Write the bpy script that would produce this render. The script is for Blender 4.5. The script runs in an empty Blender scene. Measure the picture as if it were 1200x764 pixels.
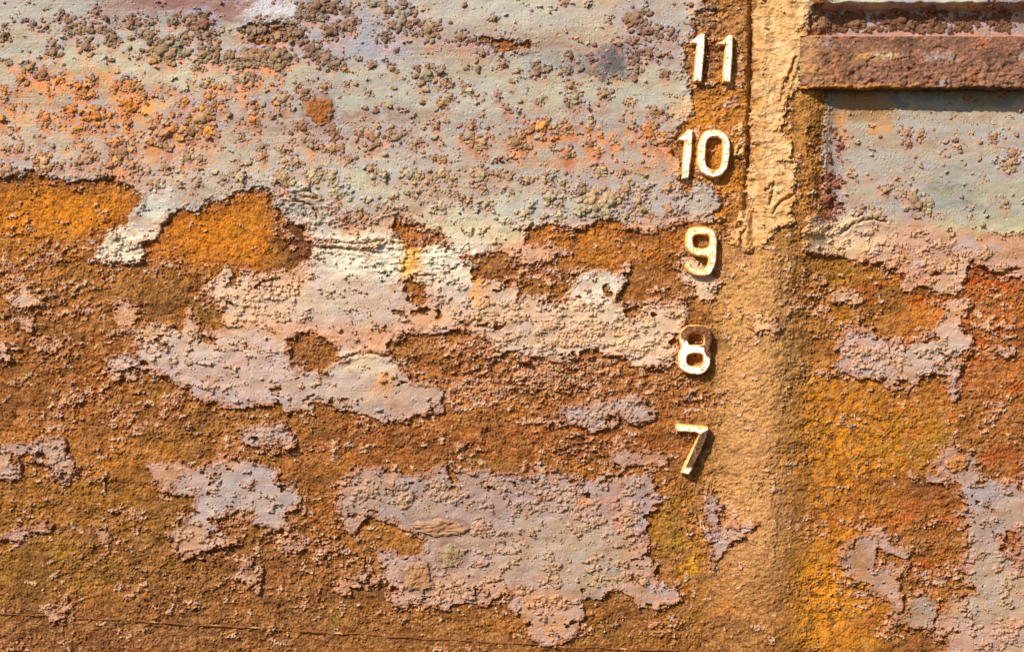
import bpy, math, numpy as np
S = 0.00267            # metres per layout unit: the raised numerals are 6 in high and 12 in apart
CX, CY, DIST = 600.0, 382.0, 2600.0
EXPO = 0.47
SUN_D = np.array([0.74, 1.0, -0.86])      # direction in which the sunlight travels
# ------------------------------------------------------------------ camera, light
sc = bpy.context.scene
cam_d = bpy.data.cameras.new('camera'); cam = bpy.data.objects.new('camera', cam_d)
sc.collection.objects.link(cam); sc.camera = cam
cam.location = (0, -DIST*S, 0); cam.rotation_euler = (math.radians(90), 0, 0)
cam_d.sensor_width = 36; cam_d.lens = 36*DIST/1200.0; cam_d.clip_end = 500; cam_d.clip_start = 0.05
w = bpy.data.worlds.new('World'); sc.world = w; w.use_nodes = True
nt = w.node_tree; nt.nodes.clear()
sk = nt.nodes.new('ShaderNodeTexSky'); sk.sky_type = 'NISHITA'; sk.sun_disc = False
L = -SUN_D/np.linalg.norm(SUN_D)
sk.sun_elevation = math.asin(L[2]); sk.sun_rotation = math.atan2(L[0], L[1])
bg = nt.nodes.new('ShaderNodeBackground'); bg.inputs[1].default_value = 0.095
wo = nt.nodes.new('ShaderNodeOutputWorld')
nt.links.new(sk.outputs[0], bg.inputs[0]); nt.links.new(bg.outputs[0], wo.inputs[0])
from mathutils import Vector
sl = bpy.data.lights.new('sun', 'SUN'); sl.energy = 5.0; sl.angle = math.radians(0.5); sl.color = (1.0, 0.97, 0.915)
so = bpy.data.objects.new('sun', sl); sc.collection.objects.link(so)
so.rotation_euler = Vector(SUN_D).to_track_quat('-Z', 'Y').to_euler(); so.location = (-4, -5, 5)
sc.view_settings.view_transform = 'Standard'; sc.view_settings.look = 'None'
sc.view_settings.exposure = EXPO; sc.view_settings.gamma = 1

# ------------------------------------------------------------------ numpy noise
rs = np.random.RandomState(7)
_N = 65536
_ang = rs.rand(_N).astype(np.float32)*2*np.pi
_gx, _gy = np.cos(_ang), np.sin(_ang)
_r1, _r2, _r3 = [rs.rand(_N).astype(np.float32) for _ in range(3)]
def _h(xi, yi, seed):
    h = xi*73856093 ^ yi*19349663 ^ (seed*83492791)
    return ((h ^ (h >> 13))*1274126177 >> 8) & 0xFFFF
def gn(x, y, seed):
    xf = np.floor(x); yf = np.floor(y)
    xi = xf.astype(np.int64); yi = yf.astype(np.int64)
    fx = (x-xf).astype(np.float32); fy = (y-yf).astype(np.float32)
    u = fx*fx*fx*(fx*(fx*6-15)+10); v = fy*fy*fy*(fy*(fy*6-15)+10)
    def c(dx, dy):
        k = _h(xi+dx, yi+dy, seed)
        return _gx[k]*(fx-dx)+_gy[k]*(fy-dy)
    a = c(0,0); b = c(1,0); d = c(0,1); e = c(1,1)
    return (a+(b-a)*u + ((d+(e-d)*u)-(a+(b-a)*u))*v)*1.5
def fbm(x, y, sx, sy, octv, seed, gain=0.5):
    t = 0; a = 1.0
    for i in range(octv):
        t = t + a*gn(x/sx, y/sy, seed+i*17); a *= gain; sx /= 2.03; sy /= 2.03
    return t
def worley(x, y, s, seed, jit=0.85):
    X = x/s; Y = y/s
    xf = np.floor(X); yf = np.floor(Y); xi = xf.astype(np.int64); yi = yf.astype(np.int64)
    fx = (X-xf).astype(np.float32); fy = (Y-yf).astype(np.float32)
    best = np.full(fx.shape, 9, np.float32); rr = np.zeros_like(best)
    for dx in (-1,0,1):
        for dy in (-1,0,1):
            k = _h(xi+dx, yi+dy, seed)
            px = dx+0.5+jit*(_r1[k]-0.5)-fx; py = dy+0.5+jit*(_r2[k]-0.5)-fy
            d = px*px+py*py
            m = d < best
            best = np.where(m, d, best); rr = np.where(m, _r3[k], rr)
    return np.sqrt(best), rr
def ss(a, b, x):
    t = np.clip((x-a)/(b-a), 0, 1); return t*t*(3-2*t)
def lin(c):
    c = np.array(c, np.float32)/255
    return np.where(c <= 0.04045, c/12.92, ((c+0.055)/1.055)**2.4).astype(np.float32)
def mir(u, a, b):
    p = 2*(b-a); t = np.mod(u-a, p); return a+np.where(t > b-a, p-t, t)

# ------------------------------------------------------------------ layout: where the paint still holds
def sdf_poly(P, X, Y):                       # positive inside
    P = np.array(P, np.float32); n = len(P)
    d = np.full(X.shape, 1e9, np.float32); ins = np.zeros(X.shape, bool)
    for i in range(n):
        ax, ay = P[i]; bx, by = P[(i+1) % n]
        ex, ey = bx-ax, by-ay; wx, wy = X-ax, Y-ay
        t = np.clip((wx*ex+wy*ey)/(ex*ex+ey*ey+1e-9), 0, 1)
        d = np.minimum(d, (wx-ex*t)**2+(wy-ey*t)**2)
        if by != ay:
            ins ^= ((ay > Y) != (by > Y)) & (X < (bx-ax)*(Y-ay)/(by-ay)+ax)
    d = np.sqrt(d)
    return np.where(ins, d, -d)
PATCH = {   # name: (label, outline)
 'upper': ('cream and lilac old paint crusted with barnacles across the upper hull',
  [(-60,-60),(826,-60),(828,8),(812,26),(818,38),(800,52),(806,75),(803,100),(814,118),(812,136),(794,150),(784,170),(796,196),(792,214),(806,234),(800,262),(778,270),(757,274),(734,270),(717,257),(700,260),(683,266),(666,270),(638,265),(618,270),(622,286),(650,289),(669,296),(652,303),(631,310),(604,306),(591,298),(560,301),(540,298),(528,292),(517,279),(499,268),(478,259),(461,267),(468,282),(482,287),(400,292),(368,287),(359,281),(356,264),(340,260),(332,250),(323,235),(317,218),(289,223),(265,230),(252,238),(231,243),(208,247),(200,254),(187,267),(170,287),(170,301),(166,309),(150,311),(136,306),(102,311),(112,296),(126,281),(140,265),(151,258),(163,243),(163,230),(155,218),(143,212),(119,207),(92,213),(68,206),(58,211),(44,206),(34,201),(20,207),(0,208),(-60,205)]),
 'middle': ('pale pebbly paint patch in the middle below the orange rust scars',
  [(368,286),(400,288),(470,285),(512,287),(530,296),(550,308),(567,325),(580,328),(604,332),(611,347),(638,345),(660,356),(669,332),(679,321),(700,322),(720,318),(733,306),(737,312),(725,338),(727,356),(747,356),(768,361),(781,352),(800,349),(806,370),(797,396),(796,428),(774,436),(740,428),(706,415),(659,424),(618,422),(580,420),(575,407),(546,387),(502,392),(470,395),(458,407),(468,427),(478,440),(488,450),(512,446),(519,458),(514,468),(526,478),(522,486),(502,485),(485,488),(475,497),(458,499),(434,490),(400,482),(374,477),(357,481),(337,485),(317,476),(289,475),(259,481),(238,471),(218,461),(204,447),(184,441),(167,436),(153,447),(136,447),(119,434),(123,420),(140,415),(160,415),(148,390),(136,372),(134,352),(150,354),(163,366),(166,380),(201,381),(218,371),(222,354),(226,352),(235,385),(259,388),(257,369),(247,352),(235,342),(242,330),(262,316),(289,320),(310,323),(327,316),(344,321),(351,310),(364,308)]),
 'lower': ('lilac grey paint patch with scabs low in the middle of the hull',
  [(398,566),(410,552),(427,545),(453,545),(468,555),(502,552),(519,543),(536,550),(560,545),(584,552),(618,553),(652,550),(672,553),(689,565),(706,557),(740,555),(766,558),(773,582),(769,603),(761,616),(757,644),(768,654),(766,674),(774,683),(795,684),(797,705),(774,713),(751,712),(740,698),(727,691),(706,700),(689,710),(679,729),(672,749),(655,758),(635,756),(618,742),(608,722),(591,700),(570,708),(553,705),(529,718),(502,712),(485,712),(468,718),(458,701),(454,680),(420,692),(400,699),(392,690),(420,672),(446,668),(440,645),(418,630),(402,612),(394,595)]),
 'left_low': ('ragged lilac paint scrap on the brown rust low at the left',
  [(174,543),(191,538),(211,543),(225,548),(252,538),(272,533),(286,536),(313,541),(327,558),(344,569),(361,582),(351,596),(337,606),(342,620),(320,621),(296,613),(293,603),(272,603),(259,610),(265,623),(283,635),(269,642),(238,650),(218,659),(208,650),(204,637),(194,623),(211,613),(228,596),(228,582),(208,577),(191,575),(180,558)]),
 'left_edge': ('small lilac paint scrap at the left edge above the olive rust',
  [(-20,521),(34,519),(44,514),(75,514),(87,538),(92,555),(82,569),(61,562),(51,541),(27,540),(20,554),(14,565),(-20,562)]),
 'right_up': ('khaki grey paint under the rusted rubbing strake right of the post',
  [(962,-60),(1260,-60),(1260,328),(1200,327),(1174,323),(1161,318),(1140,311),(1135,318),(1123,335),(1127,345),(1140,355),(1130,366),(1130,376),(1144,396),(1128,413),(1123,441),(1128,464),(1117,468),(1106,441),(1093,437),(1072,454),(1055,464),(1035,454),(1031,444),(1011,447),(991,441),(974,434),(977,413),(984,393),(994,379),(1018,383),(1038,393),(1059,403),(1072,400),(1093,386),(1106,369),(1106,349),(1093,338),(1072,338),(1054,338),(1055,325),(1035,313),(1004,308),(980,299),(953,298),(938,294),(940,262),(956,250),(972,258),(984,240),(966,215),(962,160),(966,130)]),
 'right_low': ('lilac paint patch with brown crust in the lower right corner',
  [(1117,509),(1122,524),(1140,535),(1154,548),(1157,562),(1178,565),(1260,569),(1260,830),(1105,830),(1106,764),(1093,744),(1088,728),(1100,720),(1117,703),(1137,692),(1123,667),(1129,640),(1127,620),(1117,606),(1130,592),(1123,575),(1106,564),(1083,564),(1066,557),(1066,553),(1093,553),(1100,538),(1110,526)]),
 'ring': ('curled ring of paint round a lilac window in the orange rust',
  [(984,640),(991,633),(1018,623),(1038,618),(1045,630),(1059,642),(1071,650),(1069,667),(1052,678),(1059,695),(1055,715),(1047,715),(1045,705),(1021,695),(1001,684),(986,671)]),
 'ring_foot': ('olive grey paint lump beside the lower right paint patch',
  [(1066,697),(1080,693),(1096,702),(1100,722),(1092,742),(1076,740),(1060,735),(1046,730),(1058,716)]),
 'mid_scrap': ('small pebbly lilac paint scrap under the middle patch',
  [(650,486),(668,474),(690,468),(704,470),(728,465),(745,462),(768,478),(766,497),(745,500),(725,488),(720,503),(690,505),(668,500),(652,500)]),
 'strip': ('thin flaking lilac paint strip below the seven',
  [(826,580),(836,576),(844,592),(843,612),(850,615),(880,610),(890,612),(880,624),(862,634),(846,650),(838,662),(828,664),(832,640),(828,610)]),
 'post_skin': ('cracked sandy tan paint skin on the upper stem post',
  [(886,-60),(884,60),(882,150),(878,240),(864,266),(850,284),(866,292),(884,297),(897,286),(915,269),(926,262),(930,200),(916,160),(920,120),(936,104),(941,40),(952,10),(955,-60)]),
 'ten_skin': ('lilac paint scrap between the ten and the nine', [(806,222),(822,216),(838,224),(846,240),(836,258),(820,262),(804,258),(798,240)]),
 'eleven_skin': ('small lilac scrap of paint beside the zero', [(862,150),(872,146),(874,168),(870,190),(862,186),(866,168)]),
 'nine_skin': ('pale flaked paint scrap under the nine', [(796,300),(808,296),(838,322),(846,330),(838,345),(830,358),(822,352),(808,338),(798,318)]),
 'flake_a': (None, [(284,655),(305,657),(306,674),(300,693),(286,684)]),
 'flake_b': (None, [(330,632),(345,628),(356,640),(348,647),(334,645)]),
 'flake_c': (None, [(5,352),(27,333),(48,350),(45,360),(15,362)]),
 'flake_d': (None, [(20,368),(38,368),(44,386),(38,393),(24,386)]),
 'flake_e': (None, [(-5,397),(20,400),(24,412),(12,425),(-5,427)]),
 'flake_f': (None, [(276,505),(300,498),(335,500),(350,512),(345,525),(322,528),(298,520),(282,520)]),
 'flake_g': (None, [(109,622),(122,619),(134,630),(125,635),(110,634)]),
 'flake_h': (None, [(0,622),(28,618),(60,610),(62,626),(40,628),(0,634)]),
 'flake_i': (None, [(1165,407),(1188,405),(1186,418),(1165,418)]),
 'flake_j': (None, [(876,371),(906,368),(908,388),(880,392)]),
 'flake_k': (None, [(975,340),(1003,340),(1012,350),(995,358),(975,354)]),
 'flake_l': (None, [(535,518),(548,515),(555,522),(540,527)]),
 'flake_m': (None, [(712,528),(740,522),(768,530),(790,540),(770,548),(715,546)]),
 'flake_n': (None, [(52,712),(80,716),(74,728),(58,727)]),
}
HOLES = [
 [(471,332),(488,323),(499,335),(502,349),(482,361),(473,352)],
 [(417,616),(431,606),(448,610),(468,616),(485,625),(497,637),(492,649),(465,649),(437,640),(420,630)],
 [(337,402),(348,392),(372,392),(396,404),(400,412),(386,428),(378,438),(358,432),(340,420)],
 [(1110,-40),(1110,-35),(1112,-36)],
 [(1160,542),(1205,536),(1210,560),(1175,558),(1160,554)],
 [(1030,640),(1038,645),(1045,660),(1030,662)],
 [(286,36),(300,28),(345,30),(352,44),(330,52),(300,52)],
 [(1176,622),(1190,628),(1186,650),(1178,648)],
 [(566,45),(585,48),(624,50),(626,60),(600,62),(570,58)],
]
GX0, GX1, GY0, GY1, GS = -60, 1260, -60, 824, 3.0
cgx = np.arange(GX0, GX1+GS, GS, dtype=np.float32); cgy = np.arange(GY0, GY1+GS, GS, dtype=np.float32)
CGX, CGY = np.meshgrid(cgx, cgy)
names = list(PATCH)
SD = {}
for k in names: SD[k] = sdf_poly(PATCH[k][1], CGX, CGY)
HD = np.max([sdf_poly(h, CGX, CGY) for h in HOLES], axis=0)
def bil(F, x, y):
    fx = np.clip((x-GX0)/GS, 0, len(cgx)-1.001); fy = np.clip((y-GY0)/GS, 0, len(cgy)-1.001)
    ix = fx.astype(np.int32); iy = fy.astype(np.int32); tx = fx-ix; ty = fy-iy
    return (F[iy,ix]*(1-tx)+F[iy,ix+1]*tx)*(1-ty)+(F[iy+1,ix]*(1-tx)+F[iy+1,ix+1]*tx)*ty

# soft ellipses of colour: (x, y, rx, ry, sRGB, strength)
RUST = [
 (80,255,110,55,(214,124,12),1),(120,300,60,25,(170,95,25),.7),(60,215,120,12,(150,85,30),.6),
 (255,275,100,55,(212,120,14),1),(350,290,34,46,(84,44,26),1),(345,258,22,14,(120,68,38),.7),(200,345,60,40,(128,80,32),.9),(240,365,18,26,(125,85,25),.8),
 (60,320,110,50,(165,105,50),.7),(60,440,140,60,(142,76,34),.85),(200,480,90,40,(140,85,28),.6),(110,460,40,30,(185,95,30),.5),
 (120,580,150,70,(150,95,28),.8),(60,520,90,30,(195,110,25),.5),(150,545,60,25,(205,120,22),.45),(60,660,110,50,(138,96,22),.9),(170,640,80,50,(130,85,30),.7),(195,620,30,25,(120,80,40),.5),
 (300,700,160,50,(122,76,42),.8),(150,745,260,26,(116,70,48),.8),(330,650,90,40,(140,80,50),.7),(380,560,50,60,(170,95,30),.6),(420,520,110,25,(160,85,25),.7),
 (620,515,260,26,(150,72,28),.9),(475,485,40,14,(165,115,15),.6),(590,480,30,14,(165,112,15),.5),(680,545,10,10,(225,140,15),.9),
 (620,440,180,40,(178,112,72),.85),(510,430,60,40,(160,90,48),.7),(620,490,160,20,(170,95,45),.5),(740,450,60,20,(168,98,58),.6),
 (367,412,34,26,(125,68,36),.9),
 (690,280,80,26,(196,106,16),.95),(620,320,60,20,(150,84,34),.7),(765,320,50,40,(146,82,30),.8),(770,285,40,20,(170,90,30),.7),(740,295,40,15,(196,110,25),.5),(490,272,28,14,(205,105,20),1),
 (488,345,20,20,(160,85,35),.8),(450,628,45,24,(165,102,32),.8),(434,615,18,10,(160,115,20),.6),
 (840,60,50,50,(146,98,66),.9),(862,30,24,30,(188,140,96),.6),(826,90,16,20,(150,120,100),.6),(850,118,45,28,(204,136,50),.9),(850,190,40,60,(212,134,42),.95),(820,235,25,20,(190,105,45),.7),(850,250,30,30,(200,130,50),.6),
 (866,310,32,30,(208,118,40),.9),(845,370,12,50,(150,105,30),.8),(820,500,40,60,(165,100,50),.6),(800,480,30,30,(150,80,45),.6),
 (815,640,36,70,(176,110,30),.75),(785,620,24,40,(160,118,20),.8),(815,740,40,50,(150,90,30),.7),(805,660,14,14,(235,160,20),.9),(840,700,8,60,(190,100,30),.6),
 (892,410,60,160,(212,158,98),1),(890,330,40,50,(206,148,78),.8),(887,570,66,120,(202,146,92),1),(880,690,60,70,(176,118,70),.9),(880,750,70,30,(125,78,46),.8),
 (910,160,40,190,(200,145,78),.95),(930,330,12,150,(150,100,62),.6),(925,560,16,120,(140,96,50),.55),(950,230,22,90,(190,120,50),.7),(955,140,20,30,(200,140,60),.6),  # narrow browns right of the ridge paint in its turned-away shade
 (960,360,40,60,(150,96,38),.7),(1000,320,70,30,(150,98,22),.9),(1010,350,80,35,(164,106,24),.8),(1080,365,32,34,(205,110,18),.9),(1065,318,20,12,(215,105,15),.8),
 (1165,330,50,20,(178,62,22),.95),(1170,400,50,60,(186,98,44),.85),(1135,400,16,40,(185,80,25),.7),(1170,440,50,40,(176,92,46),.8),(1150,500,60,30,(160,88,32),.7),
 (1010,500,80,70,(166,110,24),.9),(1000,470,60,30,(190,120,20),.7),(1080,480,50,40,(185,108,24),.7),(1060,515,60,30,(176,122,20),.8),
 (1060,590,80,40,(138,72,30),.9),(1100,580,34,26,(124,52,22),.9),(1100,650,40,50,(140,76,30),.8),(1010,600,50,40,(150,78,30),.7),
 (975,700,50,80,(214,138,8),.95),(955,590,40,50,(150,92,34),.6),(1010,730,50,40,(176,112,18),.8),(1055,660,24,30,(150,80,36),.6),(1025,660,22,20,(165,115,30),.7),
 (1180,550,40,20,(150,72,30),.8),(1190,640,30,40,(165,90,55),.7),
 (720,735,60,40,(142,84,40),.8),(560,740,150,26,(130,76,38),.8),(590,730,30,10,(190,110,25),.5),(310,42,50,22,(130,72,34),.9),(320,55,14,10,(215,105,20),.9),(598,54,40,12,(180,95,50),.9),
]
PAINT = [
 (100,50,200,50,(196,188,152),.8),(220,80,220,22,(214,202,152),.9),(60,20,120,25,(176,170,148),.5),(230,5,120,26,(150,108,98),.95),(315,12,45,14,(206,196,196),.9),
 (400,30,80,40,(168,160,158),.8),(440,60,70,30,(168,162,165),.7),(540,15,120,30,(204,188,164),.8),(450,25,40,25,(150,146,156),.6),(590,40,90,16,(168,132,116),.7),(680,20,120,25,(206,188,160),.7),
 (640,70,60,16,(168,162,132),.8),(715,78,46,15,(92,78,74),1),(725,62,30,10,(120,104,104),.8),(680,78,40,8,(120,110,105),.7),(770,95,60,30,(206,196,160),.8),(770,30,40,40,(176,160,152),.7),
 (520,88,160,20,(186,176,144),.8),(600,115,260,20,(204,196,160),.85),(450,100,80,30,(190,184,152),.6),(380,110,50,30,(178,172,150),.7),
 (300,120,90,10,(176,154,138),.6),(420,150,400,20,(192,158,136),.8),(600,175,260,18,(206,172,136),.7),(750,160,90,14,(186,146,122),.7),
 (85,110,95,30,(208,146,66),.75),(170,160,150,40,(212,164,124),.8),(50,160,80,30,(214,180,140),.7),(60,100,20,12,(215,130,30),.8),(45,88,22,10,(222,126,26),.8),(160,125,24,14,(226,148,30),.8),(100,120,60,6,(190,110,45),.6),
 (260,190,120,20,(216,190,156),.7),(430,215,80,26,(214,208,166),.9),(300,205,60,18,(214,190,152),.6),(600,215,150,20,(206,184,148),.7),(640,245,120,16,(212,206,170),.85),(560,262,70,30,(206,200,166),.8),(760,225,60,30,(208,176,138),.7),
 (300,80,12,30,(206,132,60),.7),(308,60,16,16,(218,110,26),.7),(545,150,300,5,(170,136,124),.5),(480,130,60,8,(168,130,112),.6),
 (185,235,24,26,(226,224,200),1),(150,290,60,26,(222,216,192),.95),(320,245,60,24,(206,186,168),.7),
 (450,300,110,28,(216,210,188),.95),(520,310,50,26,(220,212,190),.85),(420,320,60,16,(214,208,190),.7),(375,275,30,18,(206,204,190),.7),
 (430,355,80,30,(190,168,150),.85),(370,350,40,24,(196,176,154),.7),(540,345,30,24,(198,180,164),.8),(480,305,9,24,(222,172,74),.8),(565,340,8,24,(214,150,74),.7),(487,295,6,30,(215,160,60),.6),
 (690,390,130,50,(214,182,146),.9),(695,335,36,26,(224,212,192),.9),(745,400,60,40,(218,184,142),.7),(590,370,60,40,(204,168,136),.8),
 (300,350,60,30,(214,178,142),.9),(270,330,30,14,(214,184,150),.7),(190,400,40,30,(206,168,128),.8),(150,430,30,18,(206,164,126),.8),
 (260,415,110,24,(196,172,156),.8),(320,445,140,30,(196,166,156),.9),(430,450,90,40,(196,170,150),.8),(420,425,60,14,(212,192,156),.8),(450,450,16,14,(212,160,110),.8),
 (560,620,180,60,(182,150,136),.9),(600,580,180,30,(176,148,140),.8),(690,660,50,45,(182,158,126),.85),(620,640,40,40,(180,156,130),.7),(480,580,50,26,(184,156,136),.7),(760,600,26,40,(178,150,152),.8),(780,695,20,12,(190,170,166),.8),
 (280,580,80,40,(190,172,168),.9),(300,560,20,20,(186,170,172),.7),(230,635,40,24,(196,152,120),.7),(70,540,60,30,(196,156,128),.9),(20,520,40,14,(190,146,116),.7),
 (1100,170,130,70,(196,172,146),.9),(1020,130,50,30,(190,168,140),.7),(1090,115,130,16,(160,148,112),.5),(1010,115,40,20,(158,122,56),.8),(985,150,16,40,(204,142,62),.6),(1035,150,20,24,(214,154,80),.6),(1135,118,40,14,(128,136,130),.5),(1080,120,20,14,(120,128,128),.5),  # brown below the strake's left end carries post shadow in the colour
 (1150,235,90,44,(178,172,136),.85),(1115,225,34,16,(140,144,122),.7),(1130,240,50,3,(100,112,90),.6),(1100,218,30,2.5,(90,104,88),.6),(1120,198,34,2.5,(110,120,100),.5),(1170,262,60,14,(176,172,134),.8),(1040,205,60,30,(202,170,140),.7),
 (985,278,56,28,(226,192,140),.95),(1010,265,50,18,(222,196,160),.7),(1040,275,40,20,(206,166,130),.7),(1130,298,90,24,(184,134,100),.85),(1080,288,40,14,(186,146,124),.7),(1115,330,24,30,(204,166,120),.8),(1080,325,30,16,(190,130,90),.7),
 (1015,420,50,36,(186,148,128),.9),(1100,420,44,36,(188,166,152),.85),(1118,456,12,14,(186,180,190),.8),(1060,445,30,14,(190,140,90),.7),
 (1155,620,60,110,(184,160,146),.9),(1160,690,60,40,(190,164,132),.9),(1120,640,20,40,(180,120,90),.6),(1140,580,50,16,(178,164,168),.7),(1160,755,70,20,(196,156,140),.8),(1122,543,14,16,(186,128,66),.9),
 (1030,655,16,18,(170,158,168),.8),(1000,650,20,30,(170,120,74),.8),(1015,685,36,10,(190,138,88),.7),(1080,718,24,22,(158,132,94),.95),
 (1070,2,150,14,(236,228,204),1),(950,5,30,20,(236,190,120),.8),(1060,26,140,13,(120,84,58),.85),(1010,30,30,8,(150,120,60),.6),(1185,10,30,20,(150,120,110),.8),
 (905,150,52,180,(212,166,98),1),(900,30,40,60,(214,168,96),.8),(912,20,30,40,(222,172,96),.5),(870,280,24,20,(218,168,96),.9),
 (710,485,60,26,(186,158,146),.9),(850,620,40,40,(186,152,134),.9),(840,600,10,30,(184,160,168),.7),(820,330,30,34,(214,184,148),.9),
 (292,672,22,24,(206,164,118),.9),(25,350,34,20,(216,172,124),.9),(30,390,30,40,(206,158,118),.8),(320,512,50,20,(190,154,136),.9),(890,380,24,20,(222,174,110),1),(990,348,26,14,(206,156,110),1),(740,535,60,14,(194,132,90),.9),
 (1175,412,20,12,(190,160,150),.9),
]
LATE = [(716,76,40,13,(84,76,74),.95),(735,62,24,8,(110,96,100),.8),(665,72,40,10,(128,124,112),.55),(230,8,105,11,(138,92,82),.9),(150,12,40,8,(160,126,116),.6),(330,10,34,10,(206,200,204),.8),
 (410,40,46,26,(146,146,156),.65),(455,58,30,14,(150,146,154),.6),(300,84,11,22,(196,112,44),.85),(262,70,7,16,(200,130,70),.5),(430,136,60,5,(138,104,92),.7),(590,55,60,9,(150,112,98),.6),(545,70,70,6,(150,116,100),.4),
 (85,96,56,12,(216,134,44),.75),(40,88,22,12,(214,112,30),.75),(160,126,26,12,(230,150,30),.75),(70,140,90,8,(206,140,74),.5),(190,165,70,18,(212,146,84),.55),(210,190,50,8,(216,140,60),.5),(640,172,60,5,(186,138,116),.5),(730,160,70,5,(214,130,40),.65),(690,195,90,6,(206,132,80),.5),
 (700,130,60,6,(160,120,104),.5),(1012,122,32,20,(150,108,52),.75),(975,112,16,8,(120,130,132),.6),(985,150,7,26,(202,130,44),.8),(1030,150,10,14,(206,134,54),.7),(1058,120,10,8,(96,108,118),.7),(1095,112,30,7,(110,126,126),.6),(1150,112,40,6,(130,112,82),.6),(1182,116,16,8,(98,116,130),.6),  # widest brown under the strake paints in shadow from the post
 (790,60,14,30,(156,136,128),.6),(800,130,12,14,(206,160,110),.6),(796,190,9,36,(208,140,84),.6),(480,303,7,26,(224,166,60),.8),(487,300,4,20,(212,130,40),.7),(566,335,5,26,(214,140,50),.8),(720,600,3,40,(176,96,44),.6),(690,590,8,12,(190,120,60),.6),(452,451,10,12,(206,140,80),.7),
 (1160,110,60,6,(130,124,104),.5),(1195,645,20,30,(160,104,74),.7),(1120,655,16,40,(172,112,80),.6)]
def shade(blobs, base, X, Y, seed, C0=None):
    ga = 1.0 if seed < 600 else .35
    wx = X+12*fbm(X,Y,48,45,3,seed)+ga*(9*gn(X/9,Y/9,seed+5)+7*gn(X/3.6,Y/3.4,seed+7)); wy = Y+9*fbm(X,Y,52,40,3,seed+9)+ga*(8*gn(X/9.5,Y/8,seed+6)+6*gn(X/3.4,Y/3.6,seed+8))
    C = np.empty(X.shape+(3,), np.float32); C[:] = lin(base) if C0 is None else C0
    for (x,y,rx,ry,c,s) in blobs:
        if X.ndim == 2:
            jx = np.where((np.abs(X[0]-x) < rx*1.5+14))[0]; jy = np.where((np.abs(Y[:,0]-y) < ry*1.5+12))[0]
            if not len(jx) or not len(jy): continue
            sl_ = (slice(jy[0],jy[-1]+1), slice(jx[0],jx[-1]+1))
        else: sl_ = slice(None)
        d = ((wx[sl_]-x)/rx)**2+((wy[sl_]-y)/ry)**2
        k = (s*(1-ss(0.25, 1.7, d)))[..., None]
        C[sl_] = C[sl_]*(1-k)+lin(c)*k
    return C
ALB = 0.74     # photographed tone -> surface albedo
def mixc(C, c, k):
    return C*(1-k[...,None])+lin(c)*k[...,None]

# ------------------------------------------------------------------ the hull relief (units: layout px, outward positive)
def form(X, Y):      # the plating, the post, the ledge
    h = 3.0*fbm(X,Y,260,170,2,3)
    right = ss(930, 985, X)
    top = 1-ss(255, 330, Y)
    wob = 4*fbm(X*0+3,Y,60,60,2,11)
    pl = ss(883, 892, X+3*fbm(X,Y,22,18,4,12))*(1-ss(938, 986, X))*15 + 5*ss(905,925,X)*(1-ss(940,975,X))
    rd = ss(836+wob, 902+wob, X)*(1-ss(898+wob, 962+wob, X))*18
    h = h + pl*top + rd*(1-top)
    # crust shelf with a narrow gap beside the post
    gap = np.exp(-((X-(881.5-0.03*Y+1.5*gn(Y/9,Y*0,8)))/3.4)**2)*(1-ss(240,262,Y))
    h = h + 6*ss(795,830,X)*(1-ss(874,882,X))*top - 7*gap*ss(-10,60,Y)
    h = h + 24*ss(938,965,X)*(1-ss(6, 15, Y + 2*gn(X/14, Y/14, 21)))*1.0
    return h, gap
CRACKS = [[(322,213),(341,226),(352,231),(371,232)],[(341,230),(343,234),(352,237),(362,239),(371,247),(372,256)],[(346,226),(360,224),(371,230)],
 [(1038,260),(1020,256),(1000,262),(985,274)],[(895,225),(905,214),(900,240)],[(918,95),(914,120),(922,92),(930,70)],[(350,288),(400,291),(440,296)],[(370,282),(420,286),(450,282)],
 [(400,420),(430,412),(455,418)],[(487,322),(510,323)],[(862,180),(868,172)],[(904,250),(912,238),(926,230)],[(868,290),(868,275),(874,268)]]
def seg_d(L_, X, Y):
    d = np.full(X.shape, 1e9, np.float32)
    for (ax,ay),(bx,by) in zip(L_[:-1], L_[1:]):
        ex, ey = bx-ax, by-ay; wx, wy = X-ax, Y-ay
        t = np.clip((wx*ex+wy*ey)/(ex*ex+ey*ey+1e-9), 0, 1)
        d = np.minimum(d, (wx-ex*t)**2+(wy-ey*t)**2)
    return np.sqrt(d)

def axis(lo, a, b, hi, step):
    core = np.arange(a, b+step*0.5, step)
    l = []; v = a; s = step
    while v > lo: s *= 1.12; v -= s; l.append(v)
    r = []; v = core[-1]; s = step
    while v < hi: s *= 1.12; v += s; r.append(v)
    return np.array(l[::-1]+list(core)+r, np.float32)
STEP = 0.72
ax = axis(-900, -14, 1214, 2100, STEP); ay = axis(-700, -14, 778, 1460, STEP)
NX, NY = len(ax), len(ay)
X, Y = np.meshgrid(ax, ay)
U = mir(X, -40, 1240); V = mir(Y, -45, 808)
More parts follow.
